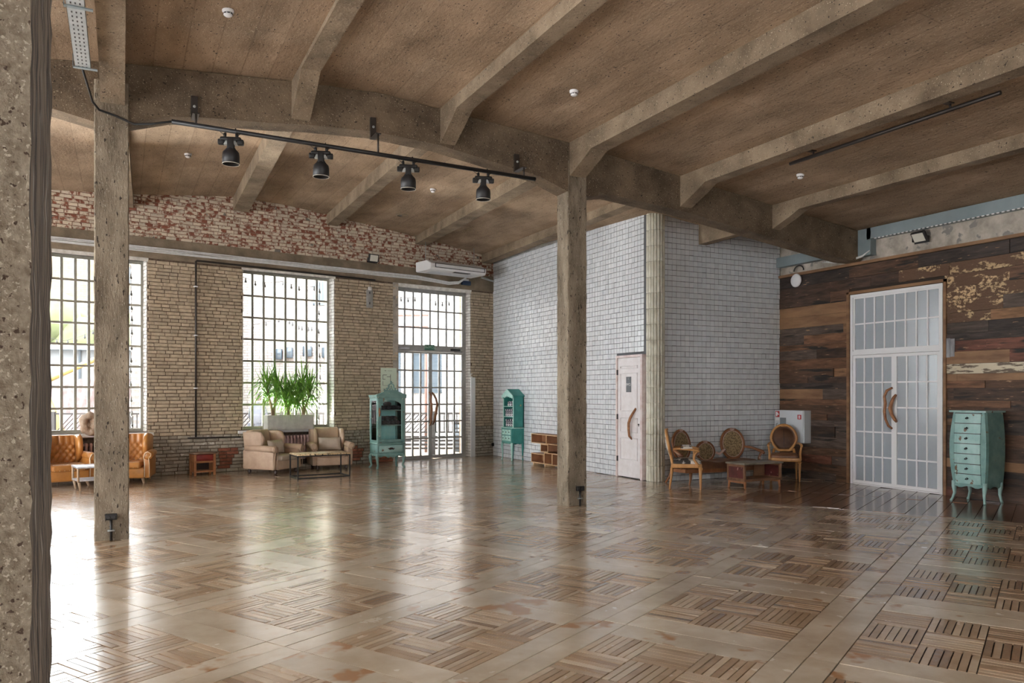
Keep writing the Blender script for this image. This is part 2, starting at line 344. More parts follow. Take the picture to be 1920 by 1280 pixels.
# cross girder on the columns
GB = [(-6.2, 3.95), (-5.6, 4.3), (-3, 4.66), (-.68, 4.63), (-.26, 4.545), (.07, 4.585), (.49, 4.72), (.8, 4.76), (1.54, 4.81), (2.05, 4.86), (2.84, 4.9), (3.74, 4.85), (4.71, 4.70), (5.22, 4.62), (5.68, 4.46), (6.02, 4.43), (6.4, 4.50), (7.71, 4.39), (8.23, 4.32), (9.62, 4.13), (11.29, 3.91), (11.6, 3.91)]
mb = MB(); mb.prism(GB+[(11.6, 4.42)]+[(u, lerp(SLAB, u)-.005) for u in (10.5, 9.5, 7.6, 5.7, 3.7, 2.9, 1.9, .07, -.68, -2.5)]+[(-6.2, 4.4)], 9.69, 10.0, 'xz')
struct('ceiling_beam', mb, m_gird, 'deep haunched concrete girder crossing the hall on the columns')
PUR = [(-.21, .03, 4.95, 4.74), (1.83, 2.05, 5.30, 4.90), (3.74, 3.95, 5.16, 4.87), (5.70, 5.96, 4.92, 4.68), (7.66, 7.88, 4.70, 4.45), (9.54, 9.72, 4.50, 4.28)]
PLAB = ['second from the left, over the near tall column', 'over the left part of the spotlight rail', 'over the right part of the spotlight rail', 'ending on the middle column', 'carrying the short empty rail', 'last before the plank wall']
PLAB[0] = 'running over the square column with the socket, left of the spotlights'
for (a, b, zb, zh), lb in zip(PUR, PLAB):
    mb = MB(); zt = lerp(SLAB, (a+b)/2)+.06
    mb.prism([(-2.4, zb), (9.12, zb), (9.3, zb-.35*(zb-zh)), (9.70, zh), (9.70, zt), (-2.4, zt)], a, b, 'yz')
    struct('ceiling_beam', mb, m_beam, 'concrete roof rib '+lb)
PB = [((-.21, .03, 4.98), (-.05, .2, 5.12)), ((1.83, 2.05, 5.14), (2.05, 2.36, 5.36)), ((3.74, 3.95, 5.10), (4.07, 4.32, 5.33)), ((5.70, 5.96, 4.95), (6.3, 6.62, 5.17)), ((7.66, 7.88, 4.80), (8.22, 8.5, 4.92)), ((9.54, 9.72, 4.36), (9.6, 9.78, 4.36))]
for i, ((a, b, z0), (c, d, z1)) in enumerate(PB):
    ye = wallv((c+d)/2)+.05 if i < 5 else 11.7
    z0t = lerp(SLAB, (a+b)/2)+.06; z1t = slabz((c+d)/2, ye)+.06
    vs = [(a, 9.98, z0), (b, 9.98, z0), (b, 9.98, z0t), (a, 9.98, z0t), (c, ye, z1), (d, ye, z1), (d, ye, z1t), (c, ye, z1t)]
    mb = MB().add(vs, [(0, 3, 2, 1), (4, 5, 6, 7), (0, 1, 5, 4), (1, 2, 6, 5), (2, 3, 7, 6), (3, 0, 4, 7)])
    struct('ceiling_beam', mb, m_beam, 'concrete roof rib behind the girder, %s' % ['hidden by the left column', 'leftmost over the brick wall', 'above the tall window', 'ending over the white air conditioner', 'along the top of the white tiled wall', 'short stub above the tiled wall'][i])
# columns
def column(u0, u1, v0, v1, zt, mats, label, side=None):
    mb = MB(); r = random.Random(int(u0*100)+int(v0*10)); nz = int(zt/(.035 if side else .08)); am = .0022 if side else .0035
    c = .012
    per = []
    for (xa, ya, xb, yb) in ((u0+c, v0, u1-c, v0), (u1, v0+c, u1, v1-c), (u1-c, v1, u0+c, v1), (u0, v1-c, u0, v0+c)):
        for k in range(7): t = k/6; per.append((xa+(xb-xa)*t, ya+(yb-ya)*t))
    n = len(per); vs = []; fs = []; mi = []
    for j in range(nz+1):
        for i, (x, y) in enumerate(per):
            a = r.uniform(-am, am) if (i % 7) in (0, 6) else r.uniform(-.0015, .0015)
            b = r.uniform(-am, am) if (i % 7) in (0, 6) else r.uniform(-.0015, .0015)
            vs.append((x+a, y+b, zt*j/nz))
    for j in range(nz):
        for i in range(n):
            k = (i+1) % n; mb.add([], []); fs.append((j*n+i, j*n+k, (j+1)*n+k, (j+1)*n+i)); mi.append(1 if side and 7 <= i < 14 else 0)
    fs.append(tuple(range(nz*n, nz*n+n))); mi.append(0)
    mb.v = vs; mb.f = fs; mb.m = mi; mb.s = [False]*len(fs)
    return struct('column', mb, mats, label)
column(-.27, .07, 9.65, 9.99, 5.0, m_colm, 'square concrete column with a socket at its foot, left of the hall')
column(5.67, 5.985, 9.685, 10.0, 4.9, m_colm, 'square concrete column in the middle of the hall')
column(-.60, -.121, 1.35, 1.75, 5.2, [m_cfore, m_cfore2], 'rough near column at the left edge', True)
# ---------------- floor
aX, aY = .8725, .4886; bX, bY = .4886, -.8725; OX, OY = 3.725, 3.495; PA, PBb = 1.657, 1.39
def inroom(u, v):
    if u < -6.3 or u > 11.62 or v < -2.3 or v > wallv(u)+.25: return False
    if u > 8.62 and v > 11.62: return False
    return True
mb = MB()
def strip(a0, a1, b0, b1, mi, r=R):
    if mi and max(a1-a0, b1-b0) > .5:
        ca, cb = (a0+a1)/2, (b0+b1)/2; cs = [inroom(OX+aX*x+bX*y, OY+aY*x+bY*y) for x in (a0, ca, a1) for y in (b0, b1, cb)]
        if not all(cs) and any(cs):
            if a1-a0 > b1-b0: strip(a0, ca, b0, b1, mi); strip(ca, a1, b0, b1, mi)
            else: strip(a0, a1, b0, cb, mi); strip(a0, a1, cb, b1, mi)
            return
    ca, cb = (a0+a1)/2, (b0+b1)/2; u = OX+aX*ca+bX*cb; v = OY+aY*ca+bY*cb
    if not inroom(u, v): return
    g = .0038; h = r.uniform(-.0015, .0008); ta = r.uniform(-.007, .007); tb = r.uniform(-.012, .012)
    if mi == 1: ta *= .3; tb *= .3
    q = []
    for (x, y) in ((a0+g, b0+g), (a1-g, b0+g), (a1-g, b1-g), (a0+g, b1-g)):
        q.append((OX+aX*x+bX*y, OY+aY*x+bY*y, h+(x-ca)*ta+(y-cb)*tb))
    vs = q+[(x, y, -.02) for x, y, z in q]
    mb.add(vs, [(0, 3, 2, 1), (0, 1, 5, 4), (1, 2, 6, 5), (2, 3, 7, 6), (3, 0, 4, 7)], mi)
for i in range(-12, 14):
    for j in range(-16, 14):
        A0, B0 = i*PA, j*PBb; u = OX+aX*(A0+PA/2)+bX*(B0+PBb/2); v = OY+aY*(A0+PA/2)+bY*(B0+PBb/2)
        if u < -7.5 or u > 13 or v < -3.6 or v > 20: continue
        wa, wb = .26, .177
        if i >= 4 and v < 10:
            n = 7
            for k in range(n): strip(A0, A0+PA, B0+PBb*k/n, B0+PBb*(k+1)/n, 2)
            continue
        strip(A0, A0+PA, B0, B0+wb, 1); strip(A0, A0+PA, B0+PBb-wb, B0+PBb, 1)
        strip(A0, A0+wa, B0+wb, B0+PBb-wb, 1); strip(A0+PA-wa, A0+PA, B0+wb, B0+PBb-wb, 1)
        fa, fb = (PA-2*wa)/3, (PBb-2*wb)/3
        for p in range(3):
            for q in range(3):
                x0, y0 = A0+wa+p*fa, B0+wb+q*fb
                for k in range(7):
                    if (p+q+i) % 2: strip(x0, x0+fa, y0+fb*k/7, y0+fb*(k+1)/7, 0)
                    else: strip(x0+fa*k/7, x0+fa*(k+1)/7, y0, y0+fb, 0)
vs = [(-6.4, -2.4, -.012), (11.9, -2.4, -.012), (11.9, wallv(11.9), -.012), (-6.4, wallv(-6.4), -.012)]
mb.add(vs, [(0, 1, 2, 3)], 3)
mb.prism([(-6.4, -2.4), (11.9, -2.4), (11.9, wallv(11.9)), (-6.4, wallv(-6.4))], -.2, -.03, 'xy', 3)
struct('floor', mb, [m_strip, m_band, m_dboard, m_gap], 'lacquered basket-weave parquet in panels')
# ---------------- window wall (brick)
OPEN = [(-2.14, .0, .86, 4.16), (1.84, 3.90, .84, 4.18), (5.52, 7.62, -.1, 4.14), (-5.9, -3.8, .86, 4.16)]
NICHE = [(-2.0, -.1, .08, .78), (1.95, 3.78, .08, .78)]
def cutspans(z0, z1, s0, s1, holes):
    segs = [(s0, s1)]
    for (a, b, c, d) in holes:
        if (z0+z1)/2 > c and (z0+z1)/2 < d:
            new = []
            for p, q in segs:
                if b <= p or a >= q: new.append((p, q)); continue
                if a > p: new.append((p, a))
                if b < q: new.append((b, q))
            segs = new
    return segs
mb = MB(); zs = sorted({0, 4.2, 4.59, 5.9} | {z for o in OPEN+NICHE for z in (max(0, o[2]), o[3])})
for z0, z1 in zip(zs, zs[1:]):
    for p, q in cutspans(z0, z1, -7, 8.75, OPEN+NICHE): mb.box(p, q, 0, .5, z0, z1, 1 if z0 >= 4.5 else 0)
    for n in NICHE:
        if n[2] <= z0 < n[3]: mb.box(n[0], n[1], .2, .5, z0, z1, 0)
wallb = struct('wall_back', mb, [m_mortar, m_mortarup], 'brick wall with the tall windows and the glazed door', loc=wl(0), rotz=WA)
mb = MB(); r = random.Random(3)
REDP = [(1.37, 1.68, .04, .50), (4.28, 4.58, .05, .42), (4.9, 5.4, .0, .12)]
def brick(s0, s1, z0, z1, mi, d0=0.0, pr=.016):
    g = .0065; p = pr+r.uniform(-.006, .008); c = .007
    if s1-s0 < .03: return
    j = lambda: r.uniform(-.0025, .0025)
    a, b, e, f = s0+g+j(), s1-g+j(), z0+g+j(), z1-g+j()
    vs = [(a, d0, e), (b, d0, e), (b, d0, f), (a, d0, f), (a, d0-p+c, e), (b, d0-p+c, e), (b, d0-p+c, f), (a, d0-p+c, f),
          (a+c, d0-p+j(), e+c), (b-c, d0-p+j(), e+c), (b-c, d0-p+j(), f-c), (a+c, d0-p+j(), f-c)]
    mb.add(vs, [(0, 1, 5, 4), (1, 2, 6, 5), (2, 3, 7, 6), (3, 0, 4, 7), (4, 5, 9, 8), (5, 6, 10, 9), (6, 7, 11, 10), (7, 4, 8, 11), (8, 9, 10, 11)], mi)
row = 0; z = 0.0; RH = .0695
while z < 5.75:
    if 4.14 < z+RH/2 < 4.59: z = 4.592 if z+RH > 4.2 else z+RH
    if z+RH > 4.2 and z < 4.2: z = 4.592
    s = -3.4-(.12 if row % 2 else 0)
    head = row % 3 == 1
    while s < 8.72:
        L_ = (.155 if head else .25) if r.random() > .25 else (.25 if head else .155)
        s1 = min(s+L_, 8.72)
        for p, q in cutspans(z, z+RH, s, s1, OPEN+NICHE):
            sc, zc = (p+q)/2, z+RH/2
            mi = 0
            if zc > 4.59: mi = 2
            elif zc < .74: mi = 4
            for (a, b, c, d) in REDP:
                if a < sc < b and c < zc < d: mi = 1
            brick(p, q, z, z+RH, mi)
        s = s1
    z += RH; row += 1
# pale brick reveals on the right side of the openings
def reveal(sx, z0, z1, sgn):
    zz = z0; k = 0
    while zz < z1-.02:
        h = min(RH, z1-zz)
        for (a, b) in (((0, .13), (.13, .25)) if k % 2 else ((0, .25),)):
            p = .012+r.uniform(-.004, .006); a0, a1, e, f = a+.005, b-.004, zz+.005, zz+h-.005
            x1 = sx-sgn*p
            vs = [(sx, a0, e), (sx, a1, e), (sx, a1, f), (sx, a0, f), (x1, a0, e), (x1, a1, e), (x1, a1, f), (x1, a0, f)]
            mb.add(vs, [(0, 1, 5, 4), (1, 2, 6, 5), (2, 3, 7, 6), (3, 0, 4, 7), (4, 5, 6, 7)], 3)
        zz += h; k += 1
for (a, b, c, d) in OPEN[:3]:
    reveal(b, max(c, 0), d, 1); reveal(a, max(c, 0), d, -1)
struct('brickwork', mb, [m_brick, m_brickred, m_brickup, m_brickwhite, m_bricklow], parent=wallb)
mb = MB(); mb.box(-7, 8.62, -.035, 0, 4.2, 4.59)
for (a, b, c, d) in OPEN[:3]: mb.box(a, b, 0, .25, d, 4.2, 1); mb.box(a-.02, b+.02, -.012, 0, d-.03, 4.2, 1)
struct('trim_1', mb, [m_ring, m_brickwhite], 'concrete ring beam above the windows', loc=wl(0), rotz=WA)
# ---------------- windows
def window(idx, s0, s1, z0, z1, nx, nz, m):
    root = bpy.data.objects.new('window_%d' % idx, None); COL.objects.link(root); root.location = wl(s0, .25, z0); root.rotation_euler = (0, 0, WA); root['kind'] = 'structure'
    root['label'] = {1: 'multi-paned window behind the tan armchairs', 2: 'multi-paned window with the yucca planter', 4: 'window further left'}[idx]
    W, H = s1-s0, z1-z0; f = MB(); b = .06; t = .0185
    f.box(0, W, 0, .07, 0, b); f.box(0, W, 0, .07, H-b, H); f.box(0, b, 0, .07, b, H-b); f.box(W-b, W, 0, .07, b, H-b)
    for i in range(1, nx): x = b+(W-2*b)*i/nx; f.box(x-t*1.25, x+t*1.25, .005, .055, b, H-b)
    for j in range(1, nz): z = b+(H-2*b)*j/nz; f.box(b, W-b, .008, .05, z-t*1.1, z+t*1.1)
    f.build('window_frame', m, root)['kind'] = 'structure'
    g = MB(); g.box(b, W-b, .028, .032, b, H-b); g.build('window_glass', m_glass, root)['kind'] = 'structure'
    s = MB(); s.box(-.1, W+.1, -.33, 0.02, -.07, -.012); s.build('window_sill', m_brickwhite if idx == 1 else m_white, root)['kind'] = 'structure'
    return root
window(1, -2.14, 0, .86, 4.16, 9, 8, m_wframe)
window(2, 1.84, 3.90, .84, 4.18, 8, 7, m_wframe)
window(4, -5.9, -3.8, .86, 4.16, 9, 8, m_wframe)
# ---------------- glazed double door in the brick wall
def leafgrid(w, h, nx, nz, st, bar, dep, mfrm, mgl, root, name, x0, y0, z0, railb=None, gd=.012):
    leaf = MB(); railb = railb or st
    leaf.box(0, w, 0, dep, 0, railb); leaf.box(0, w, 0, dep, h-st, h); leaf.box(0, st, 0, dep, railb, h-st); leaf.box(w-st, w, 0, dep, railb, h-st)
    for i in range(1, nx): x = st+(w-2*st)*i/nx; leaf.box(x-bar, x+bar, dep*.12, dep*.9, railb, h-st)
    for j in range(1, nz): z = railb+(h-st-railb)*j/nz; leaf.box(st, w-st, dep*.16, dep*.86, z-bar, z+bar)
    o = leaf.build(name, mfrm, root, (x0, y0, z0))
    g = MB(); g.box(st, w-st, dep*.5, dep*.5+gd, railb, h-st); g.build('door_glass', mgl, o)
    return o
root = bpy.data.objects.new('door_1', None); COL.objects.link(root); root.location = wl(5.52, .2, 0); root.rotation_euler = (0, 0, WA); root['kind'] = 'structure'
root['label'] = 'tall glazed double door to the terrace'
W = 2.10; f = MB(); f.box(0, .05, 0, .09, 0, 4.14); f.box(W-.07, W, 0, .09, 0, 4.14); f.box(0, W, 0, .09, 4.08, 4.14); f.box(.05, W-.07, 0, .09, 2.62, 2.74); f.box(.05, W-.07, 0, .09, 0, .03)
f.build('door_frame', m_dframe, root)
leafgrid(W-.12, 1.34, 8, 3, .03, .018, .06, m_dframe, m_glass, root, 'transom_window', .05, .015, 2.74)
lw = (W-.12)/2
L1 = leafgrid(lw, 2.58, 4, 6, .045, .018, .06, m_dframe, m_glass, root, 'door_leaf', .05, .01, .035)
L2 = leafgrid(lw, 2.58, 4, 6, .045, .018, .06, m_dframe, m_glass, root, 'door_leaf', .05+lw, .01, .035)
def branch(pts, r0, parent, name='door_handle'):
    b = MB(); n = len(pts); rr = [r0*(.65+.5*sin(pi*(i+.5)/n))*R.uniform(.85, 1.2) for i in range(n)]
    b.tube(pts, rr, 8)
    return b.build(name, m_branch, parent)
branch([(lw-.03, -.01, .78), (lw-.03, -.08, .86), (lw-.05, -.09, 1.0), (lw-.02, -.085, 1.15), (lw-.03, -.09, 1.3), (lw-.06, -.085, 1.42), (lw-.02, -.07, 1.5), (lw-.07, -.04, 1.6)], .024, L1)
branch([(.06, -.01, .80), (.06, -.08, .87), (.08, -.09, 1.0), (.12, -.085, 1.15), (.14, -.09, 1.3), (.11, -.085, 1.42), (.06, -.07, 1.52), (.04, -.01, 1.58)], .026, L2)
f = MB(); f.box(-.10, .0, -.21, .09, 0, 4.17); f.box(-.14, 0, -.222, -.20, 0, 4.2)
f.build('door_jamb', m_plas, root, (0, 0, 0))
f = MB(); f.box(W, W+.05, -.21, .05, 0, 2.1); f.box(W-.01, W+.12, -.235, -.205, 0, 2.0); f.build('door_jamb', m_white, root)
# door closers
f = MB(); f.rbox(.12, .42, -.04, .0, 2.66, 2.72, .008, 2); f.rbox(1.62, 1.9, -.04, .0, 2.66, 2.71, .008, 2, mi=1); f.box(1.7, 1.95, -.055, -.045, 2.63, 2.645, 1); f.build('door_closer', [m_alu, m_black], root)
# ---------------- tiled walls of the inner block
mb = MB(); r = random.Random(5)
TP = .0985
def tilequad(P, U, V, N, u0, u1, v0, v1, mi=0):
    g = .0034; h = .010+r.uniform(-.0035, .003); tu = r.uniform(-.024, .024); tv = r.uniform(-.024, .024); c = .0022
    def pt(a, b, d): return P+U*a+V*b+N*d
    cu, cv = (u0+u1)/2, (v0+v1)/2; q = []
    gu0 = g+abs(r.gauss(0, .0022)); gv0 = g+abs(r.gauss(0, .0015))
    cs = [(u0+gu0, v0+gv0), (u1-g, v0+gv0), (u1-g, v1-g), (u0+gu0, v1-g)]
    vs = [pt(a, b, 0) for a, b in cs]+[pt(a, b, h-.002) for a, b in cs]
    cc = [(u0+gu0+c, v0+gv0+c), (u1-g-c, v0+gv0+c), (u1-g-c, v1-g-c), (u0+gu0+c, v1-g-c)]
    vs += [pt(a, b, h+(a-cu)*tu+(b-cv)*tv) for a, b in cc]
    mb.add(vs, [(0, 1, 5, 4), (1, 2, 6, 5), (2, 3, 7, 6), (3, 0, 4, 7), (4, 5, 9, 8), (5, 6, 10, 9), (6, 7, 11, 10), (7, 4, 8, 11), (8, 9, 10, 11)], mi)
Z_ = Vector((0, 0, 1)); wv = wallv(8.58)
P1 = Vector((8.588, 11.9, 0)); L1_ = wv-11.9
for j in range(51):
    for i in range(int(L1_/TP)+1):
        a0, a1 = i*TP, min((i+1)*TP, L1_)
        if a1-a0 < .02: continue
        vv = 11.9+a0
        if j*TP < 2.32 and vv+TP/2 < 12.80: continue
        tilequad(P1, Vector((0, 1, 0)), Z_, Vector((-1, 0, 0)), a0, a1, j*TP, (j+1)*TP)
P2 = Vector((8.79, 11.608, 0))
for j in range(50):
    for i in range(29):
        a0, a1 = i*TP, min((i+1)*TP, 2.83)
        if a1-a0 > .02: tilequad(P2, Vector((1, 0, 0)), Z_, Vector((0, -1, 0)), a0, a1, j*TP, (j+1)*TP)
# body with the doorway left open
mb.box(8.588, 8.8, 12.80, wv+.1, 0, 5.0, 1); mb.box(8.588, 8.8, 11.74, 12.80, 2.32, 5.0, 1); mb.box(8.66, 8.8, 11.74, 12.80, 0, 2.32, 1)
mb.box(8.7, 11.63, 11.608, 11.8, 0, 4.95, 1)
struct('wall_inner', mb, [m_tile, m_grout], 'white square-tiled walls of the inner block')
mb = MB(); nfl = 18; cx, cy, rr = 8.745, 11.755, .155; r = random.Random(9)
seg = .285; z = 0
while z < 4.86:
    for k in range(nfl):
        a = 2*pi*(k+.5)/nfl; px, py = cx+rr*cos(a), cy+rr*sin(a); rad = .027; z1 = min(z+seg, 4.88)
        o = r.uniform(-.0015, .0015)
        mb.lathe([(rad*.9, z+.003), (rad, z+.008), (rad, z1-.006), (rad*.9, z1-.001)], px+o, py+o, 10, 0)
    z += seg
mb.lathe([(rr, 0), (rr, 4.9)], cx, cy, 24, 1, sm=True)
struct('trim_2', mb, [m_cream, m_cream], 'cream fluted tile column on the corner of the tiled walls')
# WC door
root = bpy.data.objects.new('door_2', None); COL.objects.link(root); root.location = (8.58, 12.78, 0); root.rotation_euler = (0, 0, -pi/2); root['kind'] = 'structure'
root['label'] = 'pinkish white panelled washroom door in the tiled wall'
f = MB(); f.box(0, .045, -.03, .08, 0, 2.32); f.box(.80, .86, -.03, .08, 0, 2.32); f.box(.045, .80, -.03, .08, 2.275, 2.32); f.build('door_frame', m_pinkf, root)
d = MB(); d.rbox(.05, .795, -.012, .03, .02, 2.27, .003, 1, sm=False)
for (x0, x1, z0, z1) in ((.14, .70, 1.26, 1.98), (.14, .70, .86, 1.14), (.14, .70, .34, .76), (.14, .70, 2.06, 2.12)):
    w_ = .016
    for q in ((x0, x1, z0, z0+w_), (x0, x1, z1-w_, z1), (x0, x0+w_, z0, z1), (x1-w_, x1, z0, z1)): d.rbox(q[0], q[1], -.030, -.010, q[2], q[3], .005, 2)
leaf = d.build('door_leaf', m_pinkw, root)
branch([(.52, -.015, .74), (.51, -.07, .80), (.50, -.075, .92), (.50, -.075, 1.04), (.55, -.075, 1.14), (.62, -.07, 1.22), (.66, -.02, 1.32)], .024, leaf)
h = MB()
for z in (.35, 1.15, 2.0): h.box(.035, .06, -.036, -.01, z-.05, z+.05)
h.build('hinge', m_black, leaf)
h = MB(); h.lathe([(.016, 0), (.016, .012)], 0, 0, 12, M=T(.735, -.012, 1.02) @ RX(pi/2)); h.box(.73, .74, -.02, -.012, .985, 1.0); h.build('lock', m_black, leaf)
# ---------------- plank wall (right) and its concrete strip
mb = MB(); r = random.Random(21)
DO = (8.13, 9.93, -1, 3.36)
mb.box(11.64, 11.9, -2.4, DO[0], 0, 3.9, 4); mb.box(11.64, 11.9, DO[1], 11.75, 0, 3.9, 4); mb.box(11.64, 11.9, DO[0], DO[1], DO[3], 3.9, 4)
mb.box(11.66, 11.9, -2.4, 11.75, 3.9, 4.6, 5); mb.box(11.75, 11.9, DO[0]-.02, DO[1]+.02, 0, DO[3]+.02, 5)  # last box: unseen backing added to stop light leaking past the door
z = 0; row = 0
SPEC = {}
while z < 3.83:
    h = r.choice([.11, .14, .155, .17, .19, .2]); h = min(h, 3.85-z)
    if h < .05: break
    v = 11.60
    while v > -2.3:
        Ln = r.uniform(.5, 2.6)
        v0 = max(v-Ln, -2.35)
        for p, q in cutspans(z, z+h, v0, v, [DO]):
            if q-p < .02: continue
            t = r.uniform(.022, .04); mi = 0; x = r.random(); zc = z+h/2; vc = (p+q)/2
            if x > .965: mi = 1
            elif x > .94: mi = 3
            if vc < DO[0]-.05 and 2.75 < zc < 3.6 and x > .35: mi = 1
            if vc < 9.5 and 3.33 < zc < 3.62 and x > .4: mi = 1
            if vc > 10.2 and 3.02 < zc < 3.2: mi = 3
            if vc < DO[0]-.05 and 1.93 < zc < 2.07: mi = 2
            if vc < DO[0]-.05 and 1.78 < zc < 1.93: mi = 3
            mb.box(11.64-t, 11.645, p+.0015, q-.0015, z+.002, z+h-.002, mi)
        v = v0
    z += h; row += 1
mb.box(11.595, 11.645, 8.02, 8.10, 2.16, 2.46, 6); mb.box(11.6, 11.645, 7.95, 8.018, 2.17, 2.45, 6)
struct('wall_right', mb, [m_plank, m_flake, m_cplank, m_oplank, m_gap, m_plas, m_gplank], 'wall clad with dark reclaimed planks')
mb = MB(); mb.box(11.58, 11.66, -2.4, 11.6, 3.855, 3.905, 0); mb.box(11.585, 11.65, DO[1]-.005, DO[1]+.05, 0, 3.40, 0); mb.box(11.585, 11.65, DO[0]-.045, DO[0], 0, 3.4, 0); mb.box(11.585, 11.65, DO[0]-.045, DO[1]+.05, DO[3]-.01, DO[3]+.04, 0)
struct('trim_3', mb, m_oplank, 'thin brown wooden strips capping the plank wall and framing its door')
mb = MB(); mb.box(11.52, 11.665, -2.4, 9.50, 4.25, 4.44); mb.box(11.52, 11.665, 9.42, 9.68, 3.98, 4.44); mb.box(11.52, 11.665, 10.02, 11.6, 4.06, 4.25)
for k in range(150): mb.box(11.512, 11.524, 9.3-k*.075, 9.3-k*.075+.038, 4.236, 4.252, 1)
struct('trim_4', mb, [m_duct, m_white], 'blue-grey steel channel above the plank wall')
# frosted double door
root = bpy.data.objects.new('door_3', None); COL.objects.link(root); root.location = (11.62, 9.91, 0); root.rotation_euler = (0, 0, -pi/2); root['kind'] = 'structure'
root['label'] = 'tall white double door with frosted panes in the plank wall'
W = 1.76; f = MB(); f.box(0, .05, -.02, .08, 0, 3.34); f.box(W-.05, W, -.02, .08, 0, 3.34); f.box(.05, W-.05, -.02, .08, 3.29, 3.34); f.box(.05, W-.05, -.02, .08, 2.27, 2.34); f.box(.05, W-.05, -.01, .08, 0, .02)
f.build('door_frame', m_white, root)
leafgrid(W-.1, .95, 8, 2, .028, .013, .05, m_white, m_frost, root, 'transom_window', .05, 0, 2.34)
lw = (W-.1)/2
L1 = leafgrid(lw, 2.24, 4, 5, .05, .013, .05, m_white, m_frost, root, 'door_leaf', .05, -.01, .025)
L2 = leafgrid(lw, 2.24, 4, 5, .05, .013, .05, m_white, m_frost, root, 'door_leaf', .05+lw, -.01, .025)
branch([(lw-.03, -.01, .98), (lw-.06, -.06, 1.03), (lw-.11, -.07, 1.14), (lw-.13, -.07, 1.27), (lw-.11, -.07, 1.40), (lw-.13, -.07, 1.52), (lw-.09, -.06, 1.62), (lw-.02, -.01, 1.67)], .022, L1)
branch([(.055, -.01, 1.10), (.05, -.05, 1.14), (.0, -.06, 1.22), (-.025, -.065, 1.32), (.0, -.06, 1.42), (.03, -.05, 1.50), (.045, -.01, 1.55)], .026, L2)
h = MB()
for z in (.3, 1.75, 2.05): h.box(-.012, .012, -.03, -.012, z-.06, z+.06)
h.build('hinge', m_white, L1, (0, 0, 0))
# walls outside the picture, with the openings the daylight comes through
mb = MB(); mb.box(-6.6, -6.4, -2.4, 17, 0, .9); mb.box(-6.6, -6.4, -2.4, 17, 3.9, 4.7)
for v0, v1 in ((-2.4, 2.0), (4.0, 8.0), (10.0, 12.5), (14.5, 17)): mb.box(-6.6, -6.4, v0, v1, .9, 3.9)
struct('wall_left', mb, m_brick, 'left wall with window openings, beyond the picture')
mb = MB(); mb.box(-6.6, 12, -2.6, -2.4, 0, 1.0); mb.box(-6.6, 12, -2.6, -2.4, 3.6, 5.5)
for u0, u1 in ((-6.6, 1.5), (3.0, 12)): mb.box(u0, u1, -2.6, -2.4, 1.0, 3.6)
struct('wall_front', mb, m_brick, 'wall behind the camera with window openings')
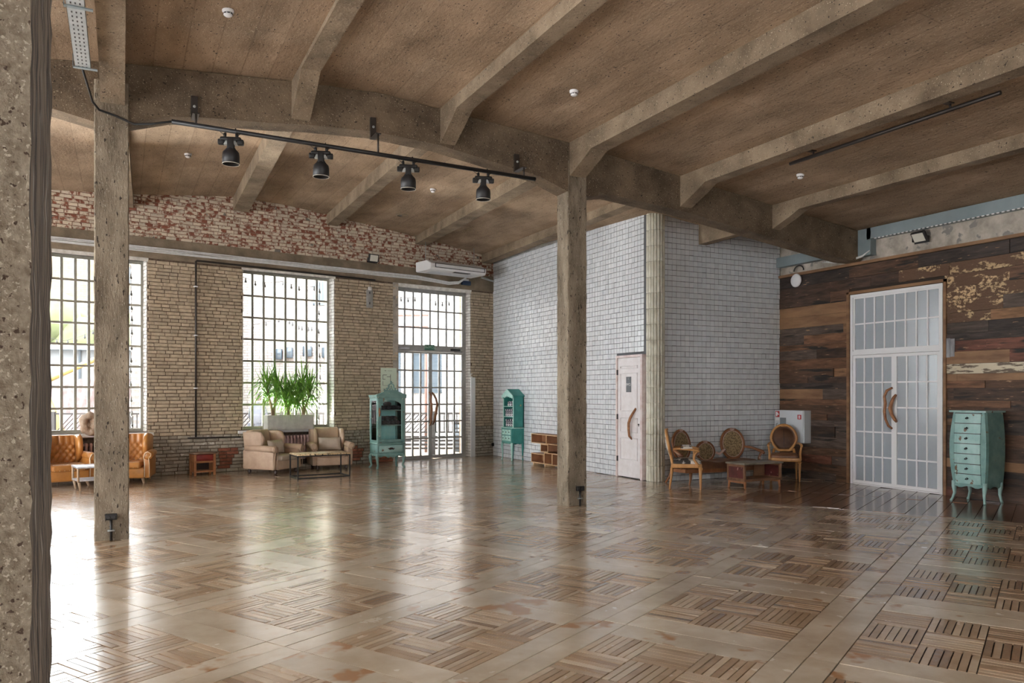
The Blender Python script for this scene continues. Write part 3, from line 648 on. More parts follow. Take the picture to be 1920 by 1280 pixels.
# ================================================================ FURNITURE
def wing_chair(name, label, loc, rotz, leather, cushm, legm, tufted, group, sc=(.95, 1.12, .84)):
    t = thing(name, label, 'armchair', loc, rotz, group); t.scale = sc
    mb = MB(); mb.rbox(-.34, .34, -.37, .34, .11, .33, .03); mb.build('seat_base', leather, t)
    mb = MB(); mb.rbox(-.285, .285, -.40, .22, .31, .455, .05, 4)
    if tufted:
        for k in range(7): mb.tube([(-.24+k*.08, -.403, .33), (-.24+k*.08, -.36, .457), (-.24+k*.08, .18, .46)], .004, 5, mi=1)
    mb.build('seat_cushion', [cushm, m_stitch], t)
    Mb = T(0, .25, .36) @ RX(radians(-9))
    mb = MB()
    if tufted:      # diamond-quilted back
        n, m_ = 29, 33; vs = []; fs = []
        for j in range(m_):
            for i in range(n):
                a, b = i/(n-1)*2-1, j/(m_-1)
                q = abs(sin(pi*(a*2.5+b*4)))*abs(sin(pi*(a*2.5-b*4))) if b < .72 else abs(sin(pi*a*2.5+pi*.5*0))*.9
                vs.append((a*.27, -.078-.04*q**.45+.05*max(0, abs(a)-.8), b*.64))
        fs = [(j*n+i, j*n+i+1, (j+1)*n+i+1, (j+1)*n+i) for j in range(m_-1) for i in range(n-1)]
        mb.add(vs, fs, 0, True, Mb)
        mb.rbox(-.28, .28, -.07, .09, 0, .66, .035, 3, 0, Mb)
    else: mb.rbox(-.28, .28, -.07, .09, 0, .67, .05, 4, 0, Mb)
    mb.build('backrest', leather, t)
    for sg in (-1, 1):
        mb = MB(); out = [(.34, .35), (.05, .52), (-.02, .66), (-.04, .84), (.02, .98), (.12, 1.04 if tufted else 1.0), (.30, 1.02 if tufted else .99), (.42, .98), (.38, .6)]
        Mw = T(sg*.30, 0, 0) @ RZ(radians(sg*-6))
        mb.prism(out, -.045, .045, 'yz', 0, Mw, bev=.035, sm=True)
        if not tufted:
            for k in range(26):
                a = k/25; i = a*4; i0 = int(min(3, i)); fr = i-i0; p, q = out[1+i0], out[2+i0]
                mb.lathe([(.006, 0), (.007, .003), (.002, .006)], p[0]+(q[0]-p[0])*fr, 0, 6, 2, Mw @ T(sg*.047, 0, p[1]+(q[1]-p[1])*fr) @ RY(sg*pi/2) @ T(-(0), 0, 0))
        mb.build('wing', [leather, m_stitch, m_bun], t)
        mb = MB()
        mb.rbox(sg*.385-.05, sg*.385+.05, -.34, .36, .11, .56, .025)
        mb.tube([(sg*.395, .30, .60), (sg*.40, .10, .605), (sg*.405, -.20, .60), (sg*.405, -.36, .59)], [.07, .075, .08, .082], 16)
        mb.lathe([(.084, 0), (.088, .012), (.07, .026), (.02, .032)], 0, 0, 20, 0, T(sg*.405, -.36, .59) @ RX(pi/2))
        # front scroll line
        mb.tube([(sg*.345, -.36, .14), (sg*.35, -.372, .40), (sg*.335, -.385, .56), (sg*.36, -.392, .64), (sg*.41, -.392, .665), (sg*.46, -.392, .63), (sg*.455, -.388, .57), (sg*.42, -.386, .55)], .008, 6, mi=1)
        mb.tube([(sg*.43, -.36, .13), (sg*.43, -.372, .40), (sg*.42, -.385, .54)], .007, 6, mi=1)
        mb.build('armrest', [leather, m_stitch if tufted else leather], t)
    for sx in (-1, 1):
        for sy in (-1, 1):
            mb = MB()
            if tufted: mb.tube([(sx*.30, sy*.29, .13), (sx*.335, sy*.335, 0.0)], [.030, .02], 8)
            else: mb.lathe([(.022, 0), (.032, .02), (.036, .05), (.026, .085), (.03, .12)], sx*.31, sy*.30, 12)
            mb.build('leg', legm, t)
    return t
G1 = 'beige leather wing chairs in front of the yucca window'; G2 = 'tan quilted leather wing chairs'
fa = lambda fx, fy: math.atan2(fx, -fy)      # turn local -y onto the facing direction
wing_chair('wing_chair', 'beige leather wing chair seen from its side, left of the black-framed coffee table', (2.73, 16.42, 0), fa(.62, -.78), m_beige, m_beigec, m_bun, False, G1)
wing_chair('wing_chair', 'beige leather wing chair facing forward behind the coffee table, right of the pink radiator', (3.97, 16.85, 0), fa(-.05, -1), m_beige, m_beige, m_bun, False, G1)
wing_chair('wing_chair', 'tan quilted leather wing chair between the two columns, left of the small grey table', (-.93, 15.80, 0), fa(.30, -.95), m_tan, m_tan, m_legw, True, G2)
wing_chair('wing_chair', 'tan quilted leather wing chair half hidden behind the column, at its right', (.10, 15.90, 0), fa(-.16, -.99), m_tan, m_tan, m_legw, True, G2)
def pillow(label, loc, rotz, tilt, m):
    mb = MB(); n = 14
    vs = []; fs = []
    for sgn in (1, -1):
        for j in range(n+1):
            for i in range(n+1):
                a, b = i/n*2-1, j/n*2-1; h = ((1-a**4)*(1-b**4))**.6*.065+.004*sin(a*9+b*3)
                vs.append((a*.24*(1-.06*(1-b*b)), sgn*h, b*.14*(1-.08*(1-a*a))))
    for q in range(2):
        o = q*(n+1)**2
        fs += [(o+j*(n+1)+i, o+j*(n+1)+i+1, o+(j+1)*(n+1)+i+1, o+(j+1)*(n+1)+i) for j in range(n) for i in range(n)]
    mb.add(vs, fs, 0, True, RX(tilt))
    o = mb.build('cushion', m, None, loc, rotz); return tag(o, label, 'cushion')
pillow('small beige cushion on the wing chair seen from its side', (2.78, 16.34, .53), fa(.62, -.78)+.1, radians(-14), m_beigec)
pillow('small beige cushion on the forward-facing wing chair', (3.97, 16.81, .53), fa(-.05, -1)-.04, radians(-14), m_beigec)
# black framed coffee table
t = thing('coffee_table', 'low coffee table with a thin black frame and end-grain wood top', 'coffee table', (3.42, 15.26, 0), radians(4))
def frame_bars(mb, x, y, z0, z1, r):
    for sx in (-1, 1):
        for sy in (-1, 1): mb.box(sx*x-r, sx*x+r, sy*y-r, sy*y+r, z0, z1)
tw, td, th_ = .50, .27, .43
mb = MB(); r_ = .011
for z in (0.0, th_-.022):
    for sy in (-1, 1): mb.box(-tw, tw, sy*td-r_, sy*td+r_, z, z+.022)
    for sx in (-1, 1): mb.box(sx*tw-r_, sx*tw+r_, -td, td, z, z+.022)
mb.build('table_frame', m_black, t)
for sx in (-1, 1):
    for sy in (-1, 1): MB().box(sx*tw-r_, sx*tw+r_, sy*td-r_, sy*td+r_, .0, th_).build('leg', m_black, t)
MB().rbox(-tw-.012, tw+.012, -td-.012, td+.012, th_, th_+.028, .004, 1).build('table_top', m_mosaic, t)
# small grey table between the tan chairs
t = thing('side_table', 'small grey metal-topped side table with a lower shelf, by the left column', 'side table', (-.44, 14.98, 0), radians(12))
MB().rbox(-.28, .28, -.26, .26, .365, .40, .012, 2).build('table_top', m_alu, t)
MB().rbox(-.27, .27, -.24, .24, .155, .178, .006, 2).build('shelf', m_alu, t)
for sx in (-1, 1):
    for sy in (-1, 1):
        mb = MB(); mb.tube([(sx*.255, sy*.235, .365), (sx*.255, sy*.235, .14)], .02, 6); mb.tube([(sx*.24, sy*.22, .14), (sx*.215, sy*.2, 0)], [.024, .018], 6)
        mb.build('leg', m_legw, t)
# low stool-cabinet with red drawer
t = thing('bedside_stand', 'small brown wooden stand with a red drawer front against the brick wall', 'small cabinet', (1.42, 16.60, 0), WA)
MB().rbox(-.23, .24, -.19, .16, .415, .445, .006, 1).build('table_top', m_stooltop, t)
for sx in (-1, 1):
    for sy in (-1, 1): MB().box(sx*.185-.022, sx*.185+.022, sy*.14-.022, sy*.14+.022, 0, .415).build('leg', m_stoolw, t)
mb = MB(); mb.box(-.165, .165, -.15, -.13, .245, .28); mb.box(-.165, .165, -.15, -.13, .06, .09); mb.box(-.165, .165, .13, .15, .06, .41); mb.box(-.165, .165, -.14, .14, .06, .075)
for sx in (-1, 1):
    mb.box(sx*.19-.006, sx*.19+.006, -.12, .12, .25, .41)
    for yy in (-.07, 0, .07): mb.box(sx*.19-.008, sx*.19+.008, yy-.012, yy+.012, .06, .25)
mb.build('carcass', m_stoolw, t); MB().box(-.16, .16, .118, .128, .09, .245).build('hollow_shade', m_bun, t)  # dark sheet added for the shade inside the hollow
MB().rbox(-.158, .158, -.158, -.13, .285, .405, .005, 1).build('drawer', m_red, t)
# ---- glazed teal cabinet
t = thing('display_cabinet', 'tall teal glass-fronted cabinet with a carved crest, beside the glazed door', 'display cabinet', (5.12, 16.43, 0), math.atan2(.07, .61))
W2, D2 = .315, .20
def cableg(x, y, sx, sy):
    mb = MB(); mb.tube([(x, y, .30), (x+sx*.03, y+sy*.03, .24), (x+sx*.022, y+sy*.022, .14), (x+sx*.005, y+sy*.005, .06), (x+sx*.03, y+sy*.03, .02), (x+sx*.04, y+sy*.04, 0.0)], [.045, .04, .026, .02, .028, .022], 10)
    return mb.build('leg', m_teal, t)
for sx in (-1, 1):
    for sy in (-1, 1): cableg(sx*(W2-.035), sy*(D2-.035), sx, sy)
mb = MB(); mb.rbox(-W2-.01, W2+.01, -D2-.015, D2, .26, .31, .015); mb.rbox(-W2, W2, -D2, D2, .30, .52, .012); mb.rbox(-W2-.015, W2+.015, -D2-.02, D2, .51, .545, .012)
apr = [(-W2, .27)]+[(-W2+2*W2*i/20, .235+.03*abs(cos(i*pi/5))-(.02 if 8 <= i <= 12 else 0)) for i in range(21)]+[(W2, .27)]
mb.prism(apr, -D2-.012, -D2+.01, 'xz')
mb.box(-W2, W2, D2-.02, D2, .54, 1.50, 1); mb.box(-W2+.02, W2-.02, -D2+.03, D2-.02, .54, .565)
for sx in (-1, 1):
    for (ya, yb) in ((-D2, -D2+.045), (D2-.045, D2)): mb.rbox(sx*(W2-.02)-.022, sx*(W2-.02)+.022, ya, yb, .54, 1.52, .008, 2)
    mb.box(sx*(W2-.012)-.008, sx*(W2-.012)+.008, -D2, D2, .54, .60); mb.box(sx*(W2-.012)-.008, sx*(W2-.012)+.008, -D2, D2, 1.44, 1.52)
mb.rbox(-W2-.02, W2+.02, -D2-.03, D2, 1.50, 1.535, .01); mb.rbox(-W2-.035, W2+.035, -D2-.045, D2, 1.53, 1.565, .012)
arch = [(-W2-.03, 1.50)]+[(-W2-.03+(2*W2+.06)*i/24, 1.575+.095*sin(pi*i/24)**1.5) for i in range(25)]+[(W2+.03, 1.50)]
mb.prism(arch, -D2-.05, -D2+.03, 'xz', 0, bev=.012)
for k in range(22):
    a = (k+.5)/22; x = -W2+2*W2*a; mb.box(x-.006, x+.006, -D2-.056, -D2-.045, 1.515+.085*sin(pi*a)**1.5, 1.535+.085*sin(pi*a)**1.5)
mb.build('carcass', [m_teal, m_tealin], t)
for z in (.905, 1.225): MB().box(-W2+.03, W2-.03, -D2+.03, D2-.02, z, z+.02).build('shelf', m_tealp, t)
for sx in (-1, 1): MB().box(sx*(W2-.014)-.002, sx*(W2-.014)+.002, -D2+.04, D2-.04, .60, 1.44).build('side_glass', m_glass, t)
mb = MB(); y0, y1 = -D2-.028, -D2-.004
for sx in (-1, 1): mb.rbox(sx*(W2-.045)-.04, sx*(W2-.045)+.04, y0, y1, .56, 1.52, .006, 2)
mb.rbox(-W2+.02, W2-.02, y0, y1, .56, .615, .006, 2)
top = [(-W2+.08, 1.52)]+[(-W2+.08+(2*W2-.16)*i/16, 1.36+.09*sin(pi*i/16)**.8) for i in range(17)]+[(W2-.08, 1.52)]
mb.prism(top, y0, y1, 'xz')
dr = mb.build('door', m_teal, t)
MB().box(-W2+.08, W2-.08, -D2-.017, -D2-.014, .615, 1.47).build('door_glass', m_glass, dr)
mb = MB(); mb.tube([(-W2+.04, y0-.005, 1.12), (-W2+.03, y0-.03, 1.16), (-W2+.045, y0-.035, 1.2), (-W2+.03, y0-.03, 1.24), (-W2+.045, y0-.005, 1.29)], .011, 8); mb.sup((-W2+.04, y0, 1.2), (.02, .008, .10), .8); mb.build('handle', m_branch, dr)
mb = MB(); mb.rbox(-W2+.05, W2-.05, -D2-.018, -D2+.01, .345, .485, .008, 2); d2 = mb.build('drawer', m_tealp, t)
mb = MB(); mb.tube([(-.07, -D2-.02, .43), (-.04, -D2-.045, .405), (0, -D2-.04, .42), (.04, -D2-.045, .405), (.07, -D2-.02, .43)], .009, 6); mb.sup((0, -D2-.02, .425), (.05, .006, .022), .8); mb.build('handle', m_bun, d2)
mb = MB()     # carved crest
for sx in (-1, 1):
    mb.tube([(sx*.17, 0, 1.60), (sx*.14, 0, 1.655), (sx*.10, 0, 1.66), (sx*.085, 0, 1.70), (sx*.05, 0, 1.72), (sx*.055, 0, 1.77), (sx*.02, 0, 1.80)], [.018, .022, .016, .022, .016, .02, .012], 8)
    mb.tube([(sx*.19, 0, 1.59), (sx*.12, 0, 1.62), (sx*.05, 0, 1.65), (sx*.01, 0, 1.70)], .015, 8)
    for (x, z, q) in ((.15, 1.67, .02), (.10, 1.70, .018), (.06, 1.745, .018), (.035, 1.79, .016), (.03, 1.67, .022)): mb.sup((sx*x, 0, z), (q, .014, q), 1, nu=8, nv=6)
mb.sup((0, 0, 1.825), (.022, .014, .04), 1, nu=10, nv=8); mb.sup((0, 0, 1.74), (.02, .014, .03), 1, nu=10, nv=8)
mb.build('crest', m_teal, t, (0, -D2-.01, -.0))
cabM = T(5.12, 16.43, 0) @ RZ(math.atan2(.07, .61))
def towel(x, y, z, label, group, r0=.05):
    mb = MB(); n = 34; pts = []
    outer = [(r0*(1+.03*sin(k*1.7))*cos(2*pi*k/20), r0*.92*sin(2*pi*k/20)) for k in range(20)]
    mb.prism(outer, -.12, .12, 'xz', 0, None, bev=.012, sm=True)
    sp = []
    for k in range(22): a = k*.62; rr_ = .006+.040*k/22*r0/.05; sp.append((rr_*cos(a), -.122, rr_*.92*sin(a)))
    mb.tube(sp, .0045, 5)
    p = cabM @ Vector((x, y, z))
    o = mb.build('rolled_towel', m_towel, None, p, math.atan2(.07, .61)+R.uniform(-.12, .12)); return tag(o, label, 'towel', group)
tg = {0: ('rolled charcoal towel on the top shelf of the glazed teal cabinet', 'rolled towels on the top shelf'), 1: ('rolled charcoal towel on the middle shelf of the glazed teal cabinet', 'rolled towels on the middle shelf'), 2: ('rolled charcoal towel at the bottom of the glazed teal cabinet', 'rolled towels at the cabinet bottom')}
ON = ['leftmost', 'second from the left', 'middle', 'second from the right', 'rightmost']
for i in range(5): towel(-.218+i*.109, .03, 1.245+.048, ON[i]+' rolled charcoal towel on the top shelf of the glazed teal cabinet', tg[0][1], .0485)
towel(.01, .03, 1.245+.128, 'rolled charcoal towel lying on top of the others on the upper cabinet shelf', 'single towel on the row', .046)
for i in range(5): towel(-.218+i*.109, .03, .925+.048, ON[i]+' rolled charcoal towel in the lower row of the middle cabinet shelf', tg[1][1], .0485)
for i in range(4): towel(-.163+i*.109, .03, .925+.141, ('leftmost', 'second from the left', 'second from the right', 'rightmost')[i]+' rolled charcoal towel of the upper row on the middle cabinet shelf', tg[1][1], .048)
towel(-.225, .03, .565+.05, *tg[2], .052)
# ---- turquoise dolls-house cabinet
t = thing('shelf_cabinet', 'narrow turquoise cabinet with a gabled top and open shelves against the tiled wall', 'cabinet', (8.245, 16.98, 0), 0)
# local x = depth towards the wall (0..0.33), local y = width
HW = .275
for sx in (0, 1):
    for sy in (-1, 1):
        x = .02+sx*.28; y = sy*(HW-.02)
        mb = MB(); mb.tube([(x, y, .42), (x-.012*(1-sx), y+sy*.012, .32), (x, y, .2), (x, y, .08), (x-.012*(1-sx), y+sy*.015, 0)], [.03, .03, .02, .014, .018], 8)
        mb.build('leg', m_turql if sx == 0 else m_turq, t)
mb = MB(); mb.box(0, .33, -HW, HW, .40, .765)
mb.rbox(-.015, .34, -HW-.015, HW+.015, .765, .785, .004, 1, 1)
for y0, y1 in ((-HW+.0, -HW+.02), (HW-.02, HW)): mb.box(.05, .33, y0, y1, .785, 1.53)
mb.box(.31, .33, -HW, HW, .785, 1.53); mb.box(.05, .33, -HW, HW, .785, .80)
for (z0, z1, x0, x1) in ((.84, 1.14, .09, .29), (1.20, 1.50, .09, .29), (.46, .72, .06, .28)):
    w_ = .012
    for q in ((x0, x1, z0, z0+w_), (x0, x1, z1-w_, z1), (x0, x0+w_, z0, z1), (x1-w_, x1, z0, z1)): mb.box(q[0], q[1], -HW-.007, -HW, q[2], q[3], 0)
ap = [(0, .41)]+[(.33*i/12, .385+.02*abs(sin(i*pi/4))) for i in range(13)]+[(.33, .41)]
mb.prism(ap, -HW, -HW+.015, 'xz')
ap = [(-HW, .41)]+[(-HW+2*HW*i/14, .375+.03*abs(sin(i*pi/4.6))) for i in range(15)]+[(HW, .41)]
mb.prism(ap, 0, .015, 'yz', 1)
for sy in (-1, 1): mb.box(.042, .056, sy*(HW-.012)-.014, sy*(HW-.012)+.014, .785, 1.53, 1)
mb.build('carcass', [m_turq, m_turql], t)
for z in (1.03, 1.275): MB().box(.045, .31, -HW+.02, HW-.02, z, z+.016).build('shelf', m_turql, t)
mb = MB(); g = [(-HW-.03, 1.52), (0, 1.67), (HW+.03, 1.52), (HW+.03, 1.545), (0, 1.70), (-HW-.03, 1.545)]
mb.prism(g, .02, .345, 'yz'); mb.prism([(-HW, 1.53), (HW, 1.53), (0, 1.68)], .06, .33, 'yz'); mb.build('gabled_roof', m_turq, t)
mb = MB(); scal = [(-HW-.03, 1.545), (0, 1.70), (HW+.03, 1.545)]+[(HW+.03-(2*HW+.06)*i/12, 1.50+.045*(1-abs(i-6)/6)-(.035 if i % 2 else 0)) for i in range(13)]
mb.prism(scal, .012, .04, 'yz'); mb.build('gable_trim', m_turql, t)
for a in range(2):
    for b in range(3):
        mb = MB(); y = -HW+.035+b*.16; z = .465+a*.145; mb.rbox(-.012, .0, y, y+.145, z, z+.125, .003, 1)
        d = mb.build('drawer', m_turql, t)
        k = MB(); k.lathe([(.008, 0), (.014, .01), (.004, .02)], 0, 0, 8, 0, T(-.012, y+.072, z+.062) @ RY(-pi/2)); k.build('knob', m_black, d)
for i, (z, n, lb) in enumerate(((.803, 4, 'lowest'), (1.048, 5, 'middle'), (1.293, 2, 'top'))):
    for k in range(n):
        hh = .19 if i < 2 else .12
        mb = MB(); mb.rbox(-.10, .10, -.045, .045, 0, hh-R.uniform(0, .02), .018, 3)
        y = 16.98-.18+k*(.118 if n > 2 else .13)+(.12 if n == 2 else 0)
        y = min(y, 17.18) if n < 5 else 16.98-.205+k*.10
        o = mb.build('folded_cloth', m_print, None, (8.245+.18, y, z), 0); tag(o, 'black and white patterned cloth, %s, on the %s turquoise cabinet shelf' % (['nearest the camera', 'second from the near side', 'third from the near side', 'fourth from the near side', 'farthest from the camera'][k], lb), 'folded cloth', 'patterned cloths on the %s shelf' % lb)
# ---- low stepped bookcase
t = thing('bookcase', 'low stepped brown wooden bookcase against the tiled wall, partly behind the middle column', 'bookcase', (8.27, 15.75, 0), 0)
mb = MB()      # local y runs towards the camera (negative)
def bx(y0, y1, z0, z1, back=True):
    e = .02
    mb.box(0, .28, y0, y1, z0, z0+e, 0); mb.box(0, .28, y0, y1, z1-e, z1, 0); mb.box(0, .28, y0, y0+e, z0, z1, 0); mb.box(0, .28, y1-e, y1, z0, z1, 0)
    for q in ((y0, y1, z0, z0+e), (y0, y1, z1-e, z1), (y0, y0+e, z0, z1), (y1-e, y1, z0, z1)): mb.box(-.004, .0, *q, 1)
    if back: mb.box(.26, .28, y0, y1, z0, z1, 0)
bx(-.70, 0, .49, .70); bx(-1.25, -.70, .49, .70, False); bx(-.78, -.44, .31, .49)
bx(-.60, .0, .05, .265); bx(-.96, -.60, .05, .31); bx(-1.25, -.96, .05, .31, False)
mb.build('shelf_boxes', [m_ply, m_plyedge], t)
for y in (-.06, -.6, -1.2): MB().box(.02, .26, y-.02, y+.02, 0, .05).build('foot', m_plyedge, t)
# ================================================================ French seats
def oval(cx, cz, rx, rz, n=28, shield=0, y=0):
    pts = []
    for k in range(n):
        a = 2*pi*k/n; z = sin(a); x = cos(a)*(1-shield*.5*max(0, -z)**1.3); pts.append((cx+rx*x, y, cz+rz*z))
    return pts
def padfill(mb, pts, y0, y1, M=None, mi=0, k=.93):
    cx = sum(p[0] for p in pts)/len(pts); cz = sum(p[2] for p in pts)/len(pts); n = len(pts)
    rings = [(k, y0), (k*.8, y0-.018), (k*.45, y0-.03), (.02, y0-.033)]
    vs = []; fs = []
    for s, y in rings: vs += [(cx+(p[0]-cx)*s, y, cz+(p[2]-cz)*s) for p in pts]
    for r in range(3):
        for i in range(n): j = (i+1) % n; fs.append((r*n+i, r*n+j, (r+1)*n+j, (r+1)*n+i))
    o = len(vs)
    vs += [(cx+(p[0]-cx)*k, y1, cz+(p[2]-cz)*k) for p in pts]; fs.append(tuple(o+i for i in range(n)))
    for i in range(n): j = (i+1) % n; fs.append((i, j, o+j, o+i))
    mb.add(vs, fs, mi, True, M)
def turned_leg(x, y, h, m, t, r0=.028):
    mb = MB(); mb.lathe([(.008, 0), (.014, .012), (.010, .03), (.017, .045), (.015, .07), (.022, h*.6), (.026, h*.82), (.02, h*.86), (r0+.004, h*.9), (r0+.004, h)], x, y, 12)
    return mb.build('leg', m, t)
def french_chair(label, loc, rotz, seatm, backm, frontback, shield, armpad, wood):
    t = thing('french_armchair', label, 'armchair', loc, rotz); t.scale = (1, 1, .97)
    w2, d2, sh = .27, .25, .44
    for sx in (-1, 1): turned_leg(sx*(w2-.02), -d2+.02, .38, wood, t)
    for sx in (-1, 1):
        mb = MB(); mb.tube([(sx*(w2-.05), d2-.02, .42), (sx*(w2-.05), d2, .2), (sx*(w2-.045), d2+.025, 0)], [.025, .021, .014], 8); mb.build('leg', wood, t)
    mb = MB(); mb.rbox(-w2, w2, -d2, -d2+.05, .37, .44, .012); mb.rbox(-w2+.03, w2-.03, d2-.05, d2, .37, .44, .012)
    for sx in (-1, 1): mb.rbox(sx*(w2-.025)-.025, sx*(w2-.025)+.025, -d2, d2, .37, .44, .012)
    mb.build('seat_frame', wood, t)
    MB().sup((0, -.005, .455), (w2-.015, d2-.012, .065), .32, nu=28).build('seat', seatm, t)
    Mt = T(0, d2-.01, 0) @ RX(radians(-10)) if False else Matrix.Translation((0, d2-.02, .44)) @ RX(radians(-11))
    pts = oval(0, .335, .225, .27, 40, shield) if shield else oval(0, .33, .225, .25, 36)
    if shield: pts = [(x, y, (z if z > .115 else .115)) for x, y, z in pts]
    mb = MB(); mb.tube(pts, .026, 8, True, M=Mt)
    for sx in (-1, 1): mb.tube([(sx*.17, 0, .15), (sx*.20, 0, .0), (sx*.21, 0, -.05)], [.022, .024, .024], 8, M=Mt)
    mb.tube([(-.16, 0, .125), (.16, 0, .125)], .018, 8, M=Mt)
    mb.sup((0, -.02, .585), (.06, .02, .02), 1, M=Mt)
    mb.build('back_frame', wood, t)
    mb = MB(); padfill(mb, pts, -.012, .012, Mt)
    if shield: mb.tube([(0, -.046, .18), (0, -.05, .33), (0, -.044, .52)], .0035, 5, M=Mt, mi=1)
    padfill(mb, [(x, y, z) for x, y, z in pts], -.012, .012, Mt @ RZ(pi) if False else Mt, mi=0)
    mb.build('back_pad', [frontback, m_bun], t)
    if backm is not None:
        mb = MB(); padfill(mb, [(-x, y, z) for x, y, z in pts], -.018, .0, Mt @ T(0, .0, 0) @ RZ(pi)); mb.build('back_cover', backm, t)
    for sx in (-1, 1):
        mb = MB(); mb.tube([(sx*.225, .21, .69), (sx*.25, .12, .70), (sx*.275, -.05, .69), (sx*.285, -.17, .675), (sx*.285, -.21, .655)], [.018, .02, .022, .025, .02], 8)
        mb.tube([(sx*.285, -.185, .665), (sx*.275, -.13, .60), (sx*.262, -.12, .52), (sx*.262, -.17, .44), (sx*.262, -.2, .40)], [.019, .02, .022, .026, .026], 8)
        mb.build('armrest', wood, t)
        if armpad: MB().sup((sx*.265, 0, .715), (.028, .10, .022), .6).build('arm_pad', seatm, t)
    return t
french_chair('honey-wood armchair with cowhide seat and back, seen from the side beside the fluted column', (8.56, 10.66, 0), fa(.78, -.625), m_cow, m_cow, m_cow, 0, True, m_hon)
french_chair('honey-wood armchair with brown leather back in front of the white hydrant cabinet', (10.93, 10.80, 0), fa(-.68, -.73), m_brownl, None, m_brownl, .72, False, m_hon)
# sofa with cane ovals
t = thing('cane_back_sofa', 'walnut sofa with three oval cane backs and a brown leather seat', 'sofa', (9.69, 11.20, 0), 0)
def seatpoly(z0, z1, g):
    pts = []
    for k in range(25): a = -1+2*k/24; pts.append((a*(.90-g), -.34+g+.12*abs(a)**2.2))
    pts += [(.93-g, .10), (.86-g, .26-g), (-.86+g, .26-g), (-.93+g, .10)]
    return pts
mb = MB(); mb.prism(seatpoly(0, 0, 0), .205, .275, 'xy', bev=.012, sm=False)
mb.build('seat_frame', m_wal, t)
mb = MB(); n = 30; m_ = 10; vs = []
for j in range(m_+1):
    for i in range(n+1):
        a = i/n*2-1; b = j/m_; y = (-.335+.11*abs(a)**2.2)*(1-b)+.25*b
        e = (1-abs(a)**8)*(1-abs(b*2-1)**6)
        vs.append((a*.88, y, .27+.125*max(0, e)**.4+.02*sin(a*9)*e))
fs = [(j*(n+1)+i, j*(n+1)+i+1, (j+1)*(n+1)+i+1, (j+1)*(n+1)+i) for j in range(m_) for i in range(n)]
mb.add(vs, fs, 0, True); mb.build('seat', m_brownl, t)
for (cx, cz, rx, rz, yy) in ((-.60, .655, .235, .275, .20), (0, .525, .205, .175, .27), (.60, .655, .235, .275, .20)):
    M_ = T(cx, yy, 0) @ RX(radians(-6)) @ RZ(radians(12*(1 if cx < 0 else -1 if cx > 0 else 0)))
    pts = oval(0, cz, rx, rz, 36, .12)
    mb = MB(); mb.tube(pts, .026, 8, True, M=M_); mb.tube(oval(0, cz, rx*.875, rz*.885, 36, .12, -.016), .0065, 6, True, mi=1, M=M_)
    mb.sup((0, -.02, cz+rz), (.05, .022, .022), .8, mi=1, M=M_)
    if cx:
        for sx in (-1, 1): mb.tube([(sx*rx*.5, 0, cz-rz*.9), (sx*rx*.45, 0, .28)], .02, 8, M=M_)
    mb.build('back_frame', [m_wal, m_pinkgold], t)
    mb = MB(); mb.prism([(p[0]*.93, cz+(p[2]-cz)*.93) for p in pts], -.006, .006, 'xz', 0, M_); mb.build('cane_panel', m_cane, t)
for sx in (-1, 1): MB().tube([(sx*.20, .26, .50), (sx*.27, .25, .47), (sx*.34, .23, .53), (sx*.38, .21, .56)], [.02, .026, .026, .018], 8).build('back_link', m_pinkgold, t)
for sx in (-1, 1):
    mb = MB(); mb.tube([(sx*.82, .18, .60), (sx*.90, .08, .585), (sx*.93, -.06, .545), (sx*.94, -.16, .52), (sx*.935, -.20, .49)], [.02, .024, .03, .034, .022], 8)
    mb.tube([(sx*.93, -.14, .50), (sx*.93, -.08, .42), (sx*.90, -.10, .33), (sx*.885, -.12, .26)], [.024, .022, .024, .03], 8)
    mb.sup((sx*.932, -.165, .50), (.018, .02, .03), 1, mi=1); mb.sup((sx*.93, -.105, .40), (.018, .02, .03), 1, mi=1)
    mb.build('armrest', [m_wal, m_pinkgold], t)
for (x, y, dx, dy) in ((-.84, .22, -.10, .10), (.84, .22, .10, .10), (-.78, -.22, -.05, -.05), (.78, -.22, .05, -.05), (0, -.30, 0, -.03)):
    mb = MB(); mb.tube([(x, y, .22), (x+dx*.3, y+dy*.3, .11), (x+dx, y+dy*.6, 0)], [.032, .024, .016], 8); mb.build('leg', m_wal, t)
# crate coffee table
t = thing('crate_table', 'low brown crate-like coffee table with a dark red printed end panel', 'coffee table', (9.72, 10.29, 0), radians(1))
cw, cd_ = .425, .21
MB().rbox(-cw-.02, cw+.02, -cd_-.02, cd_+.02, .40, .43, .008, 2).build('table_top', m_gtop, t)
mb = MB(); mb.box(-cw, cw, -cd_, cd_, .13, .155)
for sx in (-1, 1):
    for sy in (-1, 1): mb.rbox(sx*(cw-.02)-.02, sx*(cw-.02)+.02, sy*(cd_-.02)-.02, sy*(cd_-.02)+.02, .12, .40, .004, 1)
    mb.box(sx*(cw-.01)-.01, sx*(cw-.01)+.01, -cd_, cd_, .36, .40); mb.box(sx*(cw-.01)-.01, sx*(cw-.01)+.01, -cd_, cd_, .12, .17)
mb.box(.18, cw, cd_-.02, cd_, .155, .40); mb.box(-cw, cw, -cd_, -cd_+.02, .12, .16)
mb.build('crate_frame', m_crate, t)
for sx in (-1, 1): MB().box(sx*(cw-.012)-.005, sx*(cw-.012)+.005, -cd_+.04, cd_-.04, .17, .36).build('end_panel', m_crated, t)
